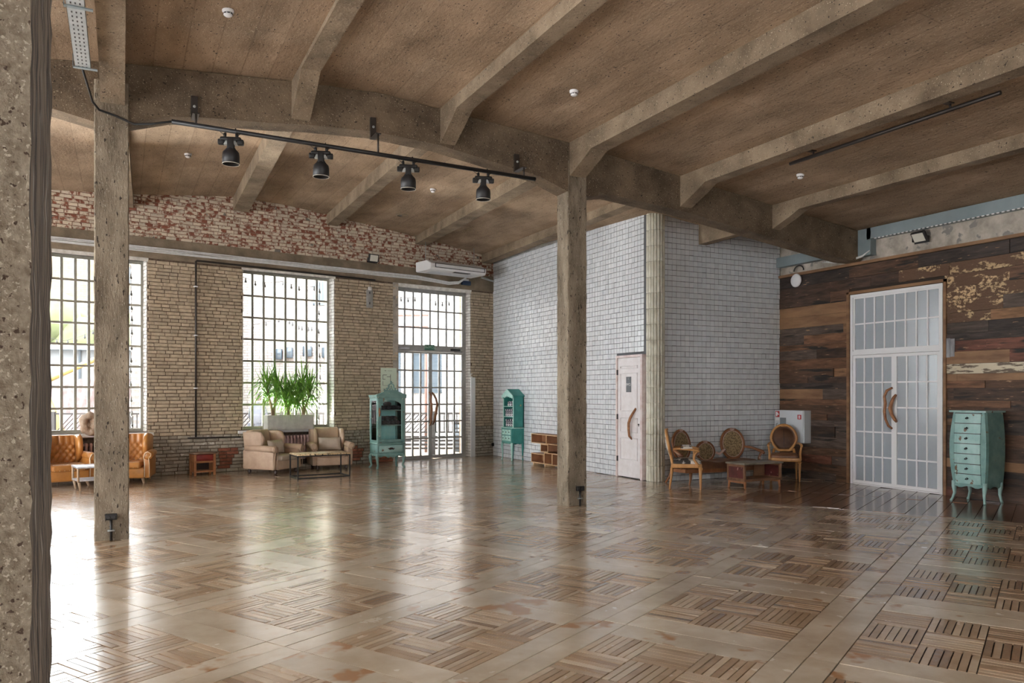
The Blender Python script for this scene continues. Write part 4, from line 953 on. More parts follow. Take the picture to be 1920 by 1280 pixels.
for sx in (-1, 1):
    for sy in (-1, 1):
        mb = MB(); mb.tube([(sx*(cw-.04), sy*(cd_-.03), .125), (sx*(cw-.03), sy*(cd_-.015), 0)], [.026, .018], 6); mb.build('leg', m_stoolw, t)
    MB().box(sx*(cw-.04)-.012, sx*(cw-.04)+.012, -cd_+.03, cd_-.03, .085, .125).build('stretcher', m_stoolw, t)
# bombe chest
t = thing('tall_chest_of_drawers', 'tall distressed teal seven-drawer chest with bowed sides, right of the frosted door', 'chest of drawers', (11.335, 7.41, 0), 0)
# local x towards the wall, width along y ; front is -x
def bul(z): q = (z-.24)/1.08; return .045*sin(pi*min(1, max(0, q)))**.9
mb = MB(); nz = 18; vs = []; fs = []
for j in range(nz+1):
    z = .24+1.08*j/nz; b = bul(z)
    vs += [(-.20-b*.7, -.235-b, z), (-.16-b*.7, -.25-b, z), (.2, -.25-b*.8, z), (.2, .25+b*.8, z), (-.16-b*.7, .25+b, z), (-.20-b*.7, .235+b, z)]
for j in range(nz):
    for i in range(6): k = (i+1) % 6; fs.append((j*6+i, j*6+k, (j+1)*6+k, (j+1)*6+i))
fs += [(5, 4, 3, 2, 1, 0), tuple(nz*6+i for i in range(6))]
mb.add(vs, fs, 0, False)
ap = [(-.25, .26)]+[(-.25+.5*i/14, .205+.035*abs(cos(i*pi/7))) for i in range(15)]+[(.25, .26)]
mb.prism(ap, -.215, -.195, 'yz')
ap = [(-.19, .26)]+[(-.19+.38*i/12, .215+.03*abs(cos(i*pi/6))) for i in range(13)]+[(.19, .26)]
mb.prism(ap, -.255, -.24, 'xz')
mb.build('carcass', m_teal, t)
mb = MB(); tp = [(-.25, -.20), (-.235, -.10), (-.262, 0), (-.235, .10), (-.25, .20), (-.24, .28), (.205, .29), (.205, -.29), (-.24, -.28)]
mb.prism(tp, 1.32, 1.345, 'xy'); mb.build('top', m_tealp, t)
for sx in (-1, 1):
    for sy in (-1, 1):
        x, y = (-.19 if sx < 0 else .17), sy*.235
        mb = MB(); mb.tube([(x, y, .30), (x, y, .22), (x+sx*-.0, y-sy*.01, .12), (x+(-.02 if sx < 0 else 0), y+sy*.01, .04), (x+(-.04 if sx < 0 else .0), y+sy*.025, 0)], [.034, .034, .022, .018, .02], 8); mb.build('leg', m_tealp, t)
for k in range(7):
    z0 = .275+k*.148; z1 = z0+.138; n = 8; vs = []; fs = []
    for j in range(2):
        z = (z0, z1)[j]; b = bul(z)*.7
        for i in range(n+1):
            y = -.195+.39*i/n; vs.append((-.212-b-.018*sin(pi*i/n)-.006*sin(3*pi*i/n), y, z))
    for j in range(2):
        z = (z0, z1)[j]
        for i in range(n+1): vs.append((-.19, -.195+.39*i/n, z))
    q = n+1
    for i in range(n): fs += [(i, q+i, q+i+1, i+1), (2*q+i, 2*q+i+1, 3*q+i+1, 3*q+i), (i, i+1, 2*q+i+1, 2*q+i), (q+i, 3*q+i, 3*q+i+1, q+i+1)]
    fs += [(0, 2*q, 3*q, q), (n, q+n, 3*q+n, 2*q+n)]
    bb = bul(z1)*.7; MB().box(-.224-bb, -.19, -.197, .197, z1, z1+.0095).build('drawer_gap_shade', m_bun, t)  # dark strip standing in for the shade between drawers
    mb = MB().add(vs, fs, 0, False); d = mb.build('drawer', m_tealp, t)
    kb = MB(); xx = -.235-bul((z0+z1)/2)*.7; kb.tube([(xx+.005, -.018, (z0+z1)/2+.01), (xx-.016, -.012, (z0+z1)/2-.006), (xx-.018, .012, (z0+z1)/2-.006), (xx+.005, .018, (z0+z1)/2+.01)], .006, 6); kb.lathe([(.012, 0), (.006, .008)], 0, 0, 8, 0, T(xx+.004, 0, (z0+z1)/2+.012) @ RY(-pi/2)); kb.build('drawer_pull', m_black, d)
# hydrant cabinet
t = thing('fire_hydrant_cabinet', 'white metal fire hydrant cabinet with red labels on the plank wall', 'fire cabinet', (11.60, 11.17, 0), 0)
MB().rbox(-.17, .0, -.37, .37, .66, 1.275, .004, 1, sm=False).build('body', m_hyd, t)
d = MB().rbox(-.186, -.17, -.35, .365, .67, 1.265, .003, 1, sm=False).build('door', m_hyd, t)
MB().box(-.189, -.186, .07, .22, .85, 1.13).build('window', m_hydw, d)
mb = MB(); mb.box(-.189, -.186, .235, .34, 1.14, 1.255, 0); mb.box(-.188, -.186, .24, .335, 1.075, 1.125, 1)
mb.box(-.191, -.189, .285, .325, 1.16, 1.24, 1); mb.box(-.191, -.189, .25, .275, 1.18, 1.20, 1); mb.box(-.191, -.189, .262, .283, 1.198, 1.222, 1); mb.box(-.191, -.189, .315, .325, 1.15, 1.16, 1); mb.build('hose_label', [m_hred, m_white], d)
mb = MB(); mb.box(-.189, -.186, -.31, -.22, 1.11, 1.195, 0); mb.box(-.191, -.189, -.285, -.245, 1.125, 1.18, 1); mb.box(-.1925, -.190, -.27, -.26, 1.13, 1.17, 0)
mb.build('warning_label', [m_hred, m_white], d)
mb = MB(); mb.lathe([(.012, 0), (.012, .01)], 0, 0, 10, 0, T(-.186, -.03, .98) @ RY(-pi/2))
mb.tube([(-.19, .28, 1.02), (-.20, .31, 1.0), (-.20, .31, .95), (-.19, .28, .94)], .004, 5); mb.build('lock', m_black, d)
# ================================================================ FIXTURES
# radiators
def radiator(label, s0, n, z0, z1):
    t = thing('radiator', label, 'radiator', wl(s0, -.0, 0), WA)
    for k in range(n):
        mb = MB(); x = k*.075
        mb.rbox(x, x+.052, -.06, .10, z1-.07, z1, .02, 3); mb.rbox(x, x+.052, -.06, .10, z0, z0+.07, .02, 3)
        mb.rbox(x+.008, x+.044, -.065, -.02, z0+.03, z1-.03, .012, 3); mb.rbox(x+.008, x+.044, .04, .09, z0+.03, z1-.03, .012, 3)
        mb.box(x-.02, x+.075, .0, .03, z1-.05, z1-.03); mb.box(x-.02, x+.075, .0, .03, z0+.03, z0+.05)
        mb.build('radiator_section', m_rad, t)
    mb = MB(); mb.tube([(-.18, .015, z0+.04), (0, .015, z0+.04)], .014, 8); mb.tube([(.075*n-.02, .015, z0+.04), (.075*n+.01, .015, z0+.04), (.075*n+.01, .015, 0)], .012, 8)
    mb.build('pipe', m_rad, t)
radiator('pink cast-iron radiator between the two beige wing chairs', 2.55, 14, .18, .70)
radiator('pink cast-iron radiator behind the tan wing chairs', -1.6, 16, .18, .68)
# planter and yuccas
t = thing('planter_box', 'ribbed light grey planter trough on the window sill', 'planter', wl(2.27, -.16, .828), WA)
mb = MB(); L_, D_, H_ = 1.02, .22, .31
mb.box(0, L_, -D_/2, -D_/2+.015, 0, H_); mb.box(0, L_, D_/2-.015, D_/2, 0, H_); mb.box(0, .015, -D_/2, D_/2, 0, H_); mb.box(L_-.015, L_, -D_/2, D_/2, 0, H_); mb.box(0, L_, -D_/2, D_/2, 0, .02)
for k in range(41): x = .01+k*(L_-.02)/40; mb.rbox(x-.008, x+.008, -D_/2-.006, -D_/2, .005, H_, .003, 1)
for k in range(9): y = -D_/2+.01+k*.025; mb.rbox(-.006, 0, y-.008, y+.008, .005, H_, .003, 1)
mb.build('trough', m_trough, t); MB().box(.015, L_-.015, -D_/2+.015, D_/2-.015, .02, H_-.012).build('soil', m_soil, t)
def yucca(label, sx, stems, seed):
    r = random.Random(seed); p0 = wl(2.27+sx, -.16, 1.12)
    t = thing('yucca_plant', label, 'houseplant', p0, WA, 'yuccas in the window planter')
    for (dx, dy, h, r0) in stems:
        mb = MB(); mb.tube([(0, 0, -.03), (dx*.25, dy*.2, h*.3), (dx*.7, dy*.6, h*.65), (dx, dy, h)], [r0*1.3, r0, r0*.8, r0*.7], 8); mb.build('trunk', m_trunk, t)
    mb = MB()
    for (dx, dy, h, r0) in stems:
        for k in range(95):
            a = r.uniform(0, 2*pi); el = r.uniform(-.3, 1.2); L2 = r.uniform(.36, .62); z = h+r.uniform(-.26, .12)
            d = Vector((cos(a)*cos(el), sin(a)*cos(el)*.75, sin(el))); p = Vector((dx, dy, z)); w = r.uniform(.011, .017)
            side = Vector((-sin(a), cos(a), 0)); pts = []; n = 6; g = Vector((0, 0, 0))
            droop = r.uniform(.7, 1.7) if el < .95 else .15
            for q in range(n+1):
                f = q/n; ww = w*(1-f**2.2)*(.5+min(1, f*4)*.5)+.0006
                pts.append((p-side*ww, p+side*ww)); dd = (d+Vector((0, 0, -droop*f*f*2.2))).normalized(); p = p+dd*L2/n
            vs = [c for pr in pts for c in pr]
            # midrib fold gives each blade its body
            fs = [(2*q, 2*q+1, 2*q+3, 2*q+2) for q in range(n)]
            mb.add(vs, fs, 0, True)
    o = mb.build('leaves', m_green, t); o.modifiers.new('s', 'SOLIDIFY').thickness = .002
yucca('yucca with drooping green leaves at the left end of the ribbed planter', .16, [(-.13, 0, .60, .026), (.10, .02, .62, .024)], 1)
yucca('low many-stemmed yucca in the middle of the ribbed planter', .49, [(-.07, 0, .42, .02), (.09, 0, .50, .018)], 2)
yucca('yucca with drooping green leaves at the right end of the ribbed planter', .83, [(-.02, 0, .62, .028), (.15, .0, .56, .022), (-.12, .01, .40, .016)], 3)
# carved wooden ring on the left sill
t = thing('wooden_sculpture', 'carved pale wooden piece with a round hollow on the window sill behind the tan chairs', 'sculpture', wl(-1.02, -.12, .85), WA)
mb = MB(); r = random.Random(4); pts = []
for k in range(16): a = 2*pi*k/16; pts.append((.15*cos(a)*(1+.1*sin(3*a)), 0, .185+.185*sin(a)))
mb.tube([(x*.62, y, .185+(z-.185)*.66+(.03 if z > .2 else -.02)) for x, y, z in pts], [.072*(1+.25*sin(k*2.1)) for k in range(16)], 12, True)
mb.sup((-.01, .03, .175), (.11, .035, .13), .9, nu=14); mb.sup((-.02, 0, .065), (.085, .065, .068), .8)
mb.build('carved_body', m_stone, t)
# evacuation plan
t = thing('evacuation_plan', 'pale green evacuation plan sheet on the brick pier above the teal cabinet', 'poster', wl(5.05, -.02, 1.62), WA)
MB().box(0, .42, -.006, 0, 0, .57).build('sheet', m_paper, t)
mb = MB()
for q in ((.05, .16, .40, .41), (.05, .06, .30, .41), (.05, .12, .30, .31), (.16, .25, .36, .37), (.25, .26, .22, .42), (.25, .33, .22, .23), (.10, .14, .50, .51), (.18, .30, .50, .505), (.05, .2, .16, .165), (.05, .05+.008, .16, .26), (.28, .36, .10, .105), (.06, .30, .05, .056), (.06, .26, .08, .085)): mb.box(q[0], q[1], -.008, -.006, q[2], q[3])
mb.build('floor_plan', m_ink, t)
# text helper
def text_mesh(s, size, depth):
    c = bpy.data.curves.new('t', 'FONT'); c.body = s; c.size = size; c.extrude = depth; c.align_x = 'CENTER'; c.align_y = 'CENTER'
    o = bpy.data.objects.new('t', c); COL.objects.link(o); dg = bpy.context.evaluated_depsgraph_get(); me = bpy.data.meshes.new_from_object(o.evaluated_get(dg))
    vs = [v.co.copy() for v in me.vertices]; fs = [list(p.vertices) for p in me.polygons]
    bpy.data.objects.remove(o); bpy.data.curves.remove(c); bpy.data.meshes.remove(me); return vs, fs
t = thing('exit_sign', 'green exit sign on the transom of the glazed door', 'exit sign', wl(6.50, .185, 2.66), WA)
MB().rbox(-.135, .135, -.045, 0, 0, .125, .005, 1).build('sign_box', m_exit, t)
vs, fs = text_mesh('ВЫХОД', .095, .002); mb = MB().add(vs, fs, 0, False, T(0, -.047, .0625) @ RX(pi/2)); mb.build('lettering', m_exitl, t)
t = thing('washroom_sign', 'slate grey WC plate on the pinkish white door', 'sign', (8.566, 12.36, 1.62), -pi/2)
MB().box(-.075, .075, -.012, 0, 0, .29).build('plate', m_sign, t)
vs, fs = text_mesh('(WC)', .062, .001); mb = MB().add(vs, fs, 0, False, T(0, -.013, .145) @ RX(pi/2)); vs, fs = text_mesh('i', .04, .001); mb.add(vs, fs, 0, False, T(0, -.013, .25) @ RX(pi/2)); mb.build('lettering', m_white, t)
# ceiling-suspended air conditioner
t = thing('air_conditioner', 'long white ceiling-hung air conditioner above the glazed door', 'air conditioner', wl(6.70, -.50, 4.46), WA)
prof = [(-.34, .06), (-.30, .01), (-.2, -.0), (.30, .0), (.34, .02), (.34, .24), (-.16, .24), (-.34, .15)]
mb = MB(); mb.prism(prof, -.80, .80, 'yz', 0, None, bev=.03, sm=False); mb.build('housing', m_white, t)
mb = MB(); c0, c1 = (-.345, .068), (-.345, .145)
mb.prism([(-.350, .07), (-.343, .07), (-.343, .143), (-.350, .143)], -.66, .72, 'yz')
mb.build('front_flap', m_white, t)
mb = MB()
mb.box(-.68, .74, -.352, -.342, .144, .156); mb.box(-.68, .74, -.352, -.342, .056, .069); mb.box(-.68, -.668, -.352, -.342, .056, .156); mb.box(.728, .74, -.352, -.342, .056, .156)
mb.box(-.1, .35, -.30, -.18, -.004, .008); mb.build('air_slot', m_black, t)
mb = MB()
for k in range(30): mb.box(-.6+k*.04, -.6+k*.04+.012, -.12, .22, -.006, .002)
mb.build('intake_grille', m_hyd, t)
mb = MB()
for x in (-.7, .7): mb.tube([(x, .05, .23), (x, .05, .72)], .006, 6)
mb.build('hanger_rod', m_galv, t)
t = thing('junction_box', 'small navy blue box on the beam below the air conditioner', 'electrical box', wl(7.42, -.04, 4.30), WA)
MB().rbox(-.13, .13, -.08, 0, 0, .10, .01, 2).build('body', m_blue, t); MB().rbox(-.06, .08, -.06, 0, .10, .15, .006, 1).build('bracket', m_white, t)
# white conduit bundle and the dark pipe
mb = MB(); r = random.Random(2)
for k, (dz, dd) in enumerate(((0, -.075), (.03, -.06), (.055, -.075), (-.02, -.055))):
    pts = [(-6+i*.5, dd+r.uniform(-.004, .004), 4.345+dz+r.uniform(-.006, .006)) for i in range(25)]
    pts = [p for p in pts if p[0] < 6.3]+[(6.5, dd, 4.32+dz*.8), (6.9, dd-.02, 4.29+dz*.7), (7.15, dd-.08, 4.32+dz*.6), (7.3, dd-.2, 4.44+dz*.3)]
    mb.tube(pts, .014, 6)
tag(mb.build('pipe_bundle', m_pipew, None, wl(0), WA), 'bundle of white pipes running along the beam to the air conditioner', 'pipes')
mb = MB(); mb.tube([(7.9, -.06, 4.53), (8.2, -.06, 4.48), (8.6, -.06, 4.44)], .016, 6); mb.tube([(7.9, -.06, 4.57), (8.2, -.06, 4.50), (8.6, -.06, 4.46)], .01, 6, mi=0)
tag(mb.build('cable_run', m_galv, None, wl(0), WA), 'grey cables on the brick wall right of the air conditioner', 'cables')
t = thing('riser_pipe', 'dark vertical pipe on the brick pier between the two left windows', 'pipe', wl(.89, -.055, 0), WA)
mb = MB(); mb.tube([(4.0, .0, 4.20), (1.5, 0, 4.225), (.02, 0, 4.235), (0, 0, 4.22), (0, 0, .73)], .019, 10); mb.tube([(-.15, .02, .715), (.9, .02, .70)], .015, 8); mb.build('pipe', m_dark, t)
mb = MB()
for z in (1.7, 2.75, 3.72): mb.rbox(-.035, .035, -.026, .05, z-.012, z+.012, .004, 1)
mb.build('clamp', m_white, t)
t = thing('wall_plate', 'grey perforated metal plate high on the brick pier', 'metal plate', wl(4.76, -.02, 3.56), WA)
MB().rbox(-.085, .085, -.012, 0, 0, .42, .004, 1).build('plate', m_plate, t); MB().box(-.01, .01, -.016, -.012, .08, .13).box(-.01, .01, -.016, -.012, .32, .37).build('slot', m_black, t)
t = thing('wall_box', 'small white box above the grey metal plate', 'electrical box', wl(4.76, -.02, 3.96), WA); MB().rbox(-.04, .04, -.05, 0, 0, .08, .006, 1).build('body', m_pipew, t); MB().tube([(0, -.03, .08), (0, -.03, .2)], .005, 6).build('cable', m_black, t)
t = thing('wall_socket', 'black double socket low on the brick wall beside the turquoise cabinet', 'wall socket', wl(8.33, -.02, .24), WA); MB().rbox(-.07, .07, -.04, 0, 0, .085, .006, 1).build('body', m_blackp, t)
def flood(label, loc, rotz, tilt):
    t = thing('floodlight', label, 'floodlight', loc, rotz); M_ = T(0, -.06, 0) @ RX(tilt)
    MB().rbox(-.12, .12, -.03, .03, -.09, .09, .012, 2, M=M_).build('housing', m_black, t)
    MB().box(-.098, .098, -.034, -.03, -.07, .072, M=M_).build('lens', m_lens, t)
    mb = MB(); mb.box(-.13, -.12, -.07, .0, -.07, .0); mb.box(.12, .13, -.07, .0, -.07, .0); mb.box(-.13, .13, -.01, 0, -.10, -.06); mb.build('bracket', m_black, t)
flood('square white-lensed floodlight on the brick wall above the window beam', wl(4.83, -.02, 4.70), WA, radians(14))
flood('square floodlight on the concrete strip above the frosted door', (11.62, 8.52, 4.13), -pi/2, radians(35))
t = thing('wall_speaker', 'round white disc-shaped speaker on the plank wall', 'speaker', (11.60, 11.15, 3.76), -pi/2)
MB().lathe([(.125, 0), (.13, .02), (.11, .045), (.02, .052)], 0, 0, 28, 0, RX(pi/2)).build('cover', m_white, t)
mb = MB(); mb.tube([(11.60, 11.1+.12*cos(a/10*pi), 3.94+.10*sin(a/10*pi)) for a in range(11)], .012, 6); tag(mb.build('cable_loop', m_blackp), 'black cable loop sticking up behind the plank wall top', 'cable')
mb = MB()
for k in range(3): mb.tube([(11.5, 10.45-k*.05, 4.0), (11.52, 10.2, 3.95+k*.012), (11.50, 9.8, 3.93+k*.012), (11.48, 9.55, 3.96+k*.01), (11.5, 9.42, 4.05)], .008, 6)
tag(mb.build('cable_bundle', m_pipew), 'white cables looping under the end of the girder', 'cables')
# smoke detectors
def detector(label, u, v):
    z = slabz(u, v)
    t = thing('smoke_detector', label, 'smoke detector', (u, v, z), 0); sl = 0
    MB().lathe([(.055, .02), (.055, -.018), (.045, -.026)], 0, 0, 20).build('base', m_white, t)
    MB().lathe([(.040, -.026), (.042, -.05), (.028, -.062), (.01, -.064)], 0, 0, 20).build('sensor_head', m_white, t)
    mb = MB()
    for k in range(8): a = 2*pi*k/8; mb.box(-.012, .012, -.0435, -.040, -.044, -.034, 0, RZ(a))
    mb.build('vent_slot', m_black, t)
detector('white smoke detector on the slab near the top left, between the first two roof ribs', .92, 8.06)
detector('white smoke detector on the slab directly above the middle column', 4.87, 8.17)
detector('white smoke detector below the short empty rail', 8.82, 8.41)
detector('white smoke detector on the far slab just right of the left column', .94, 13.51)
detector('white smoke detector on the far slab between the two right spotlights', 5.10, 13.58)
t = thing('ceiling_speaker', 'dark round ceiling opening near the air conditioner', 'ceiling vent', (5.36, 16.1, slabz(5.36, 16.1)+.01), 0)
MB().lathe([(.14, .01), (.15, -.02), (.11, -.03), (.10, -.005)], 0, 0, 20).build('ring', m_ring, t); MB().lathe([(.10, .005), (.10, -.012)], 0, 0, 20).build('mesh_cover', m_dark, t)
# spotlight rail on the girder
t = thing('lighting_rail', 'black pipe rail with spotlights bracketed to the girder', 'lighting rail', (0, 9.45, 0), 0)
mb = MB(); mb.tube([(.49, 0, 4.59), (5.02, 0, 4.50)], .026, 12); mb.build('rail', m_black, t)
for (u, zt, zb) in ((.74, 4.98, 4.74), (2.83, 5.06, 4.82), (4.85, 4.87, 4.66)):
    zr = 4.59-.09*(u-.49)/4.53
    mb = MB(); mb.box(u-.035, u+.035, .20, .24, zb-.02, zt); mb.box(u-.035, u+.035, -.02, .24, zb-.03, zb-.018); mb.tube([(u, .0, zb-.02), (u, 0, zr)], .012, 8); br = mb.build('bracket', m_dark, t)
    mb = MB(); mb.lathe([(.016, 0), (.016, .01), (.008, .014)], 0, 0, 10, 0, T(u, .20, (zt+zb)/2) @ RX(pi/2)); mb.build('bolt', m_galv, br)
SPL = ['leftmost spotlight on the rail, nearest the left column', 'second spotlight from the left column on the rail', 'third spotlight on the rail, beside the low smoke detector', 'last spotlight on the rail, nearest the middle column']
def spot(label, u):
    zr = 4.59-.09*(u-.49)/4.53
    t = thing('stage_spotlight', 'black cylindrical '+label, 'spotlight', (u, 9.45, zr), radians(-18), 'stage spotlights on the rail')
    mb = MB(); mb.rbox(-.115, .115, -.045, .045, -.12, -.075, .018, 3)
    for sx in (-1, 1): mb.tube([(sx*.065, 0, -.08), (sx*.065, 0, -.03)], .018, 8); mb.tube([(sx*.065, 0, -.03), (sx*.05, 0, .03)], .007, 6); mb.tube([(sx*.07, .02, -.05), (sx*.13, .02, .0)], .004, 5)
    mb.build('clamp', m_blackp, t)
    mb = MB()
    for sx in (-1, 1): mb.rbox(sx*.105-.035, sx*.105+.035, -.03, .03, -.16, -.10, .01, 2); mb.prism([(sx*.075, -.16), (sx*.05, -.11), (sx*.02, -.11), (sx*.04, -.16)], -.03, .03, 'xz', 1)
    mb.build('side_box', [m_blackp, m_galv], t)
    mb = MB(); mb.rbox(-.035, .035, .02, .05, -.25, -.10, .006, 2); mb.rbox(-.035, .035, -.05, -.02, -.25, -.10, .006, 2); mb.build('yoke', m_blackp, t)
    mb = MB(); mb.lathe([(.045, -.19), (.055, -.21), (.088, -.245), (.095, -.28), (.095, -.375), (.09, -.378), (.088, -.33), (.02, -.33)], 0, 0, 24); b_ = mb.build('lamp_housing', m_black, t)
    mb = MB(); mb.tube([(.094*cos(2*pi*k/28), .094*sin(2*pi*k/28), -.377) for k in range(28)], .0035, 6, True); mb.build('rim', m_lens, b_)
for lb, u in zip(SPL, (1.11, 2.13, 3.22, 4.25)): spot(lb, u)
t = thing('lighting_rail', 'short empty grey pipe rail bracketed to the roof rib on the right', 'lighting rail', (8.1, 0, 0), 0)
mb = MB(); mb.tube([(0, 7.9, 4.70), (0, 5.05, 4.69)], .024, 12); mb.build('rail', m_dark, t)
for v in (7.50, 5.60):
    mb = MB(); mb.box(-.25, -.215, v-.035, v+.035, 4.76, 5.0); mb.box(-.44, -.405, v-.035, v+.035, 4.76, 5.0) if False else None
    mb.box(-.25, .02, v-.035, v+.035, 4.752, 4.764); mb.tube([(0, v, 4.76), (0, v, 4.70)], .012, 8)
    br = mb.build('bracket', m_dark, t)
    MB().lathe([(.016, 0), (.016, .01), (.008, .014)], 0, 0, 10, 0, T(-.213, v, 4.9) @ RY(pi/2)).build('bolt', m_galv, br)
# perforated tray and black cable
t = thing('cable_tray', 'galvanized perforated cable tray beside the roof rib over the left column', 'cable tray', (-.42, 0, 4.86), 0)
mb = MB(); mb.box(0, .14, 1.8, 9.02, 0, .003); mb.box(0, .003, 1.8, 9.02, 0, .05); mb.box(.137, .14, 1.8, 9.02, 0, .05); mb.build('tray', m_tray, t)
mb = MB()
for k in range(90):
    v = 9.0-.09*k
    if v < 1.9: break
    for x in (.035, .07, .105): mb.box(x-.006, x+.006, v-.04, v-.008, -.0015, .001)
mb.build('perforation', m_black, t)
for v in (8.99, 7.6, 6.2, 4.8): MB().box(-.02, .20, v-.02, v+.02, -.012, -.002).box(-.02, -.014, v-.02, v+.02, -.012, .12).build('bracket', m_duct, t)
mb = MB(); mb.tube([(-.36, 9.0, 4.87), (-.33, 9.15, 4.80), (-.28, 9.5, 4.70), (-.22, 9.62, 4.66), (-.05, 9.63, 4.62), (.12, 9.63, 4.56), (.3, 9.55, 4.565), (.49, 9.45, 4.59)], .012, 8)
tag(mb.build('power_cable', m_blackp), 'black cable from the cable tray across the left column to the spotlight rail', 'cable')
def colsocket(label, u, v, z, du=0):
    t = thing('column_socket', label, 'electrical socket', (u, v, 0), 0)
    b = MB().rbox(-.058, .058, -.045, 0, z-.03, z+.035, .006, 2).build('socket_box', m_blackp, t)
    mb = MB()
    for sx in (-1, 1): mb.lathe([(.02, 0), (.021, .004), (.016, .005)], 0, 0, 14, 0, T(sx*.026, -.045, z) @ RX(pi/2))
    mb.build('socket_face', m_black, b)
    MB().tube([(0, -.018, z-.03), (0, -.018, 0)], .014, 10).build('conduit', m_black, t)
    MB().rbox(-.035, .035, -.036, 0, z*.42-.008, z*.42+.008, .003, 1).build('clamp', m_galv, t)
colsocket('black double socket with conduit on the left column', -.105, 9.648, .255)
colsocket('black socket with conduit on the middle column', 5.86, 9.684, .24)
# ================================================================ OUTSIDE (seen through the panes)
mb = MB(); r = random.Random(8)
for k in range(46): v = 16.0+k*.16; mb.box(-8, 12, v+.003, v+.157, -.12, -.06-r.uniform(0, .004))
struct('terrace_floor', mb, m_deck, 'pale wooden terrace boards outside')
o = bpy.data.objects['terrace_floor']; o.rotation_euler = (0, 0, 0)
mb = MB(); mb.box(-40, 60, 23.4, 120, -.5, -.2); struct('ground', mb, m_extw, 'pale ground beyond the terrace')
# brick building opposite
def facade(t, W, H, D, m, wins):
    b = MB(); b.box(0, W, 0, D, -.3, H); b.build('wall', m, t)
    for (x0, x1, z0, z1) in wins:
        f = MB(); w_ = .06; f.box(x0, x1, -.05, 0, z0, z0+w_); f.box(x0, x1, -.05, 0, z1-w_, z1); f.box(x0, x0+w_, -.05, 0, z0, z1); f.box(x1-w_, x1, -.05, 0, z0, z1); f.box((x0+x1)/2-.03, (x0+x1)/2+.03, -.04, 0, z0, z1)
        fo = f.build('window', m_extg, t); MB().box(x0, x1, -.02, .0, z0, z1).build('pane', m_extg, fo)
t = thing('brick_building', 'pale brick building across the terrace', 'building', (3.1, 28.6, 0), radians(-27))
facade(t, 17, 13, 8, m_extb, [(3.1, 3.7, 4.6, 6.4), (5.1, 7.9, 5.6, 7.4), (5.2, 6.1, 1.6, 3.0), (6.5, 7.5, 1.6, 3.0), (8.3, 9.5, 1.7, 3.3), (9.8, 10.8, 1.7, 3.3), (3.5, 4.2, 1.9, 3.4), (8.9, 10.3, 5.4, 7.2)])
for k, (x, z) in enumerate(((1.8, 2.75), (2.15, 2.8), (2.8, 2.85), (3.45, 2.8))):
    MB().rbox(x, x+.28, -.25, -.0, z, z+.35, .02, 1).build('vent_box', m_extg, t)
mb = MB(); mb.tube([(4.6, -.15, 4.25), (7.1, -.15, 4.25), (7.1, -.15, 3.85), (4.6, -.15, 3.85)], .04, 6); mb.build('pipe', m_rust, t)
t = thing('brick_wing', 'pale brick side wing with a dark window seen at the left of the yucca window', 'building', (2.0, 24.6, 0), radians(62))
facade(t, 3.3, 10, 2.0, m_extb, [(2.1, 2.9, 1.2, 3.2), (2.2, 3.0, 4.4, 6.8)])
t = thing('apartment_block', 'distant yellow brick apartment block seen through the left window', 'building', (-6.0, 80, 0), radians(-6))
facade(t, 13, 13.6, 10, m_exty, [(4.6+i*2.0, 5.9+i*2.0, 1.5+j*2.5, 3.0+j*2.5) for i in range(4) for j in range(5)])
t = thing('storage_shed', 'glass-sided shed with a flat roof beyond the railing', 'shed', (-6.2, 32, 0), radians(-8))
b = MB(); b.box(0, 7, 0, 3, 1.8, 3.1); b.build('wall', m_extw, t); b = MB(); b.box(-.2, 7.2, -.4, 3.2, 3.1, 3.25); b.build('roof', m_duct, t)
b = MB()
for i in range(8): b.box(i*.98, i*.98+.07, -.05, 0, 1.8, 3.1)
b.build('post', m_extg, t)
t = thing('roof_slope', 'brown corrugated roof slope beyond the railing', 'roof', (-4.5, 27.2, 0), radians(-10))
b = MB()
for i in range(36): b.add([(0+i*.2, 0, .1), (.1+i*.2, 0, .16), (.2+i*.2, 0, .1), (0+i*.2, 1.6, 2.0), (.1+i*.2, 1.6, 2.06), (.2+i*.2, 1.6, 2.0)], [(0, 1, 4, 3), (1, 2, 5, 4)])
b.box(0, 7.2, .0, 1.6, -.2, .1); b.build('corrugated_sheet', m_roof, t)
t = thing('crane', 'yellow crane boom beyond the railing', 'crane', (-1.3, 25.6, 0), 0)
b = MB(); b.tube([(.0, 0, -.2), (-.75, .3, 1.9)], [.13, .10], 6); b.tube([(-.75, .3, 1.9), (1.2, .6, 2.9)], [.10, .07], 6); b.build('boom', m_yel, t)
b = MB(); b.rbox(-.98, -.6, .2, .5, 1.7, 2.15, .05, 2); b.build('joint_head', m_extd, t)
t = thing('hedge', 'yellow-green trees beyond the shed', 'trees', (-3, 45, 0)); r = random.Random(12); b = MB()
for k in range(26): b.sup((r.uniform(-4, 6), r.uniform(-1, 1), r.uniform(3.2, 6.0)), (r.uniform(.8, 1.4),)*3, 1, nu=12, nv=8)
b.build('foliage', m_bush, t); t['kind'] = 'stuff'
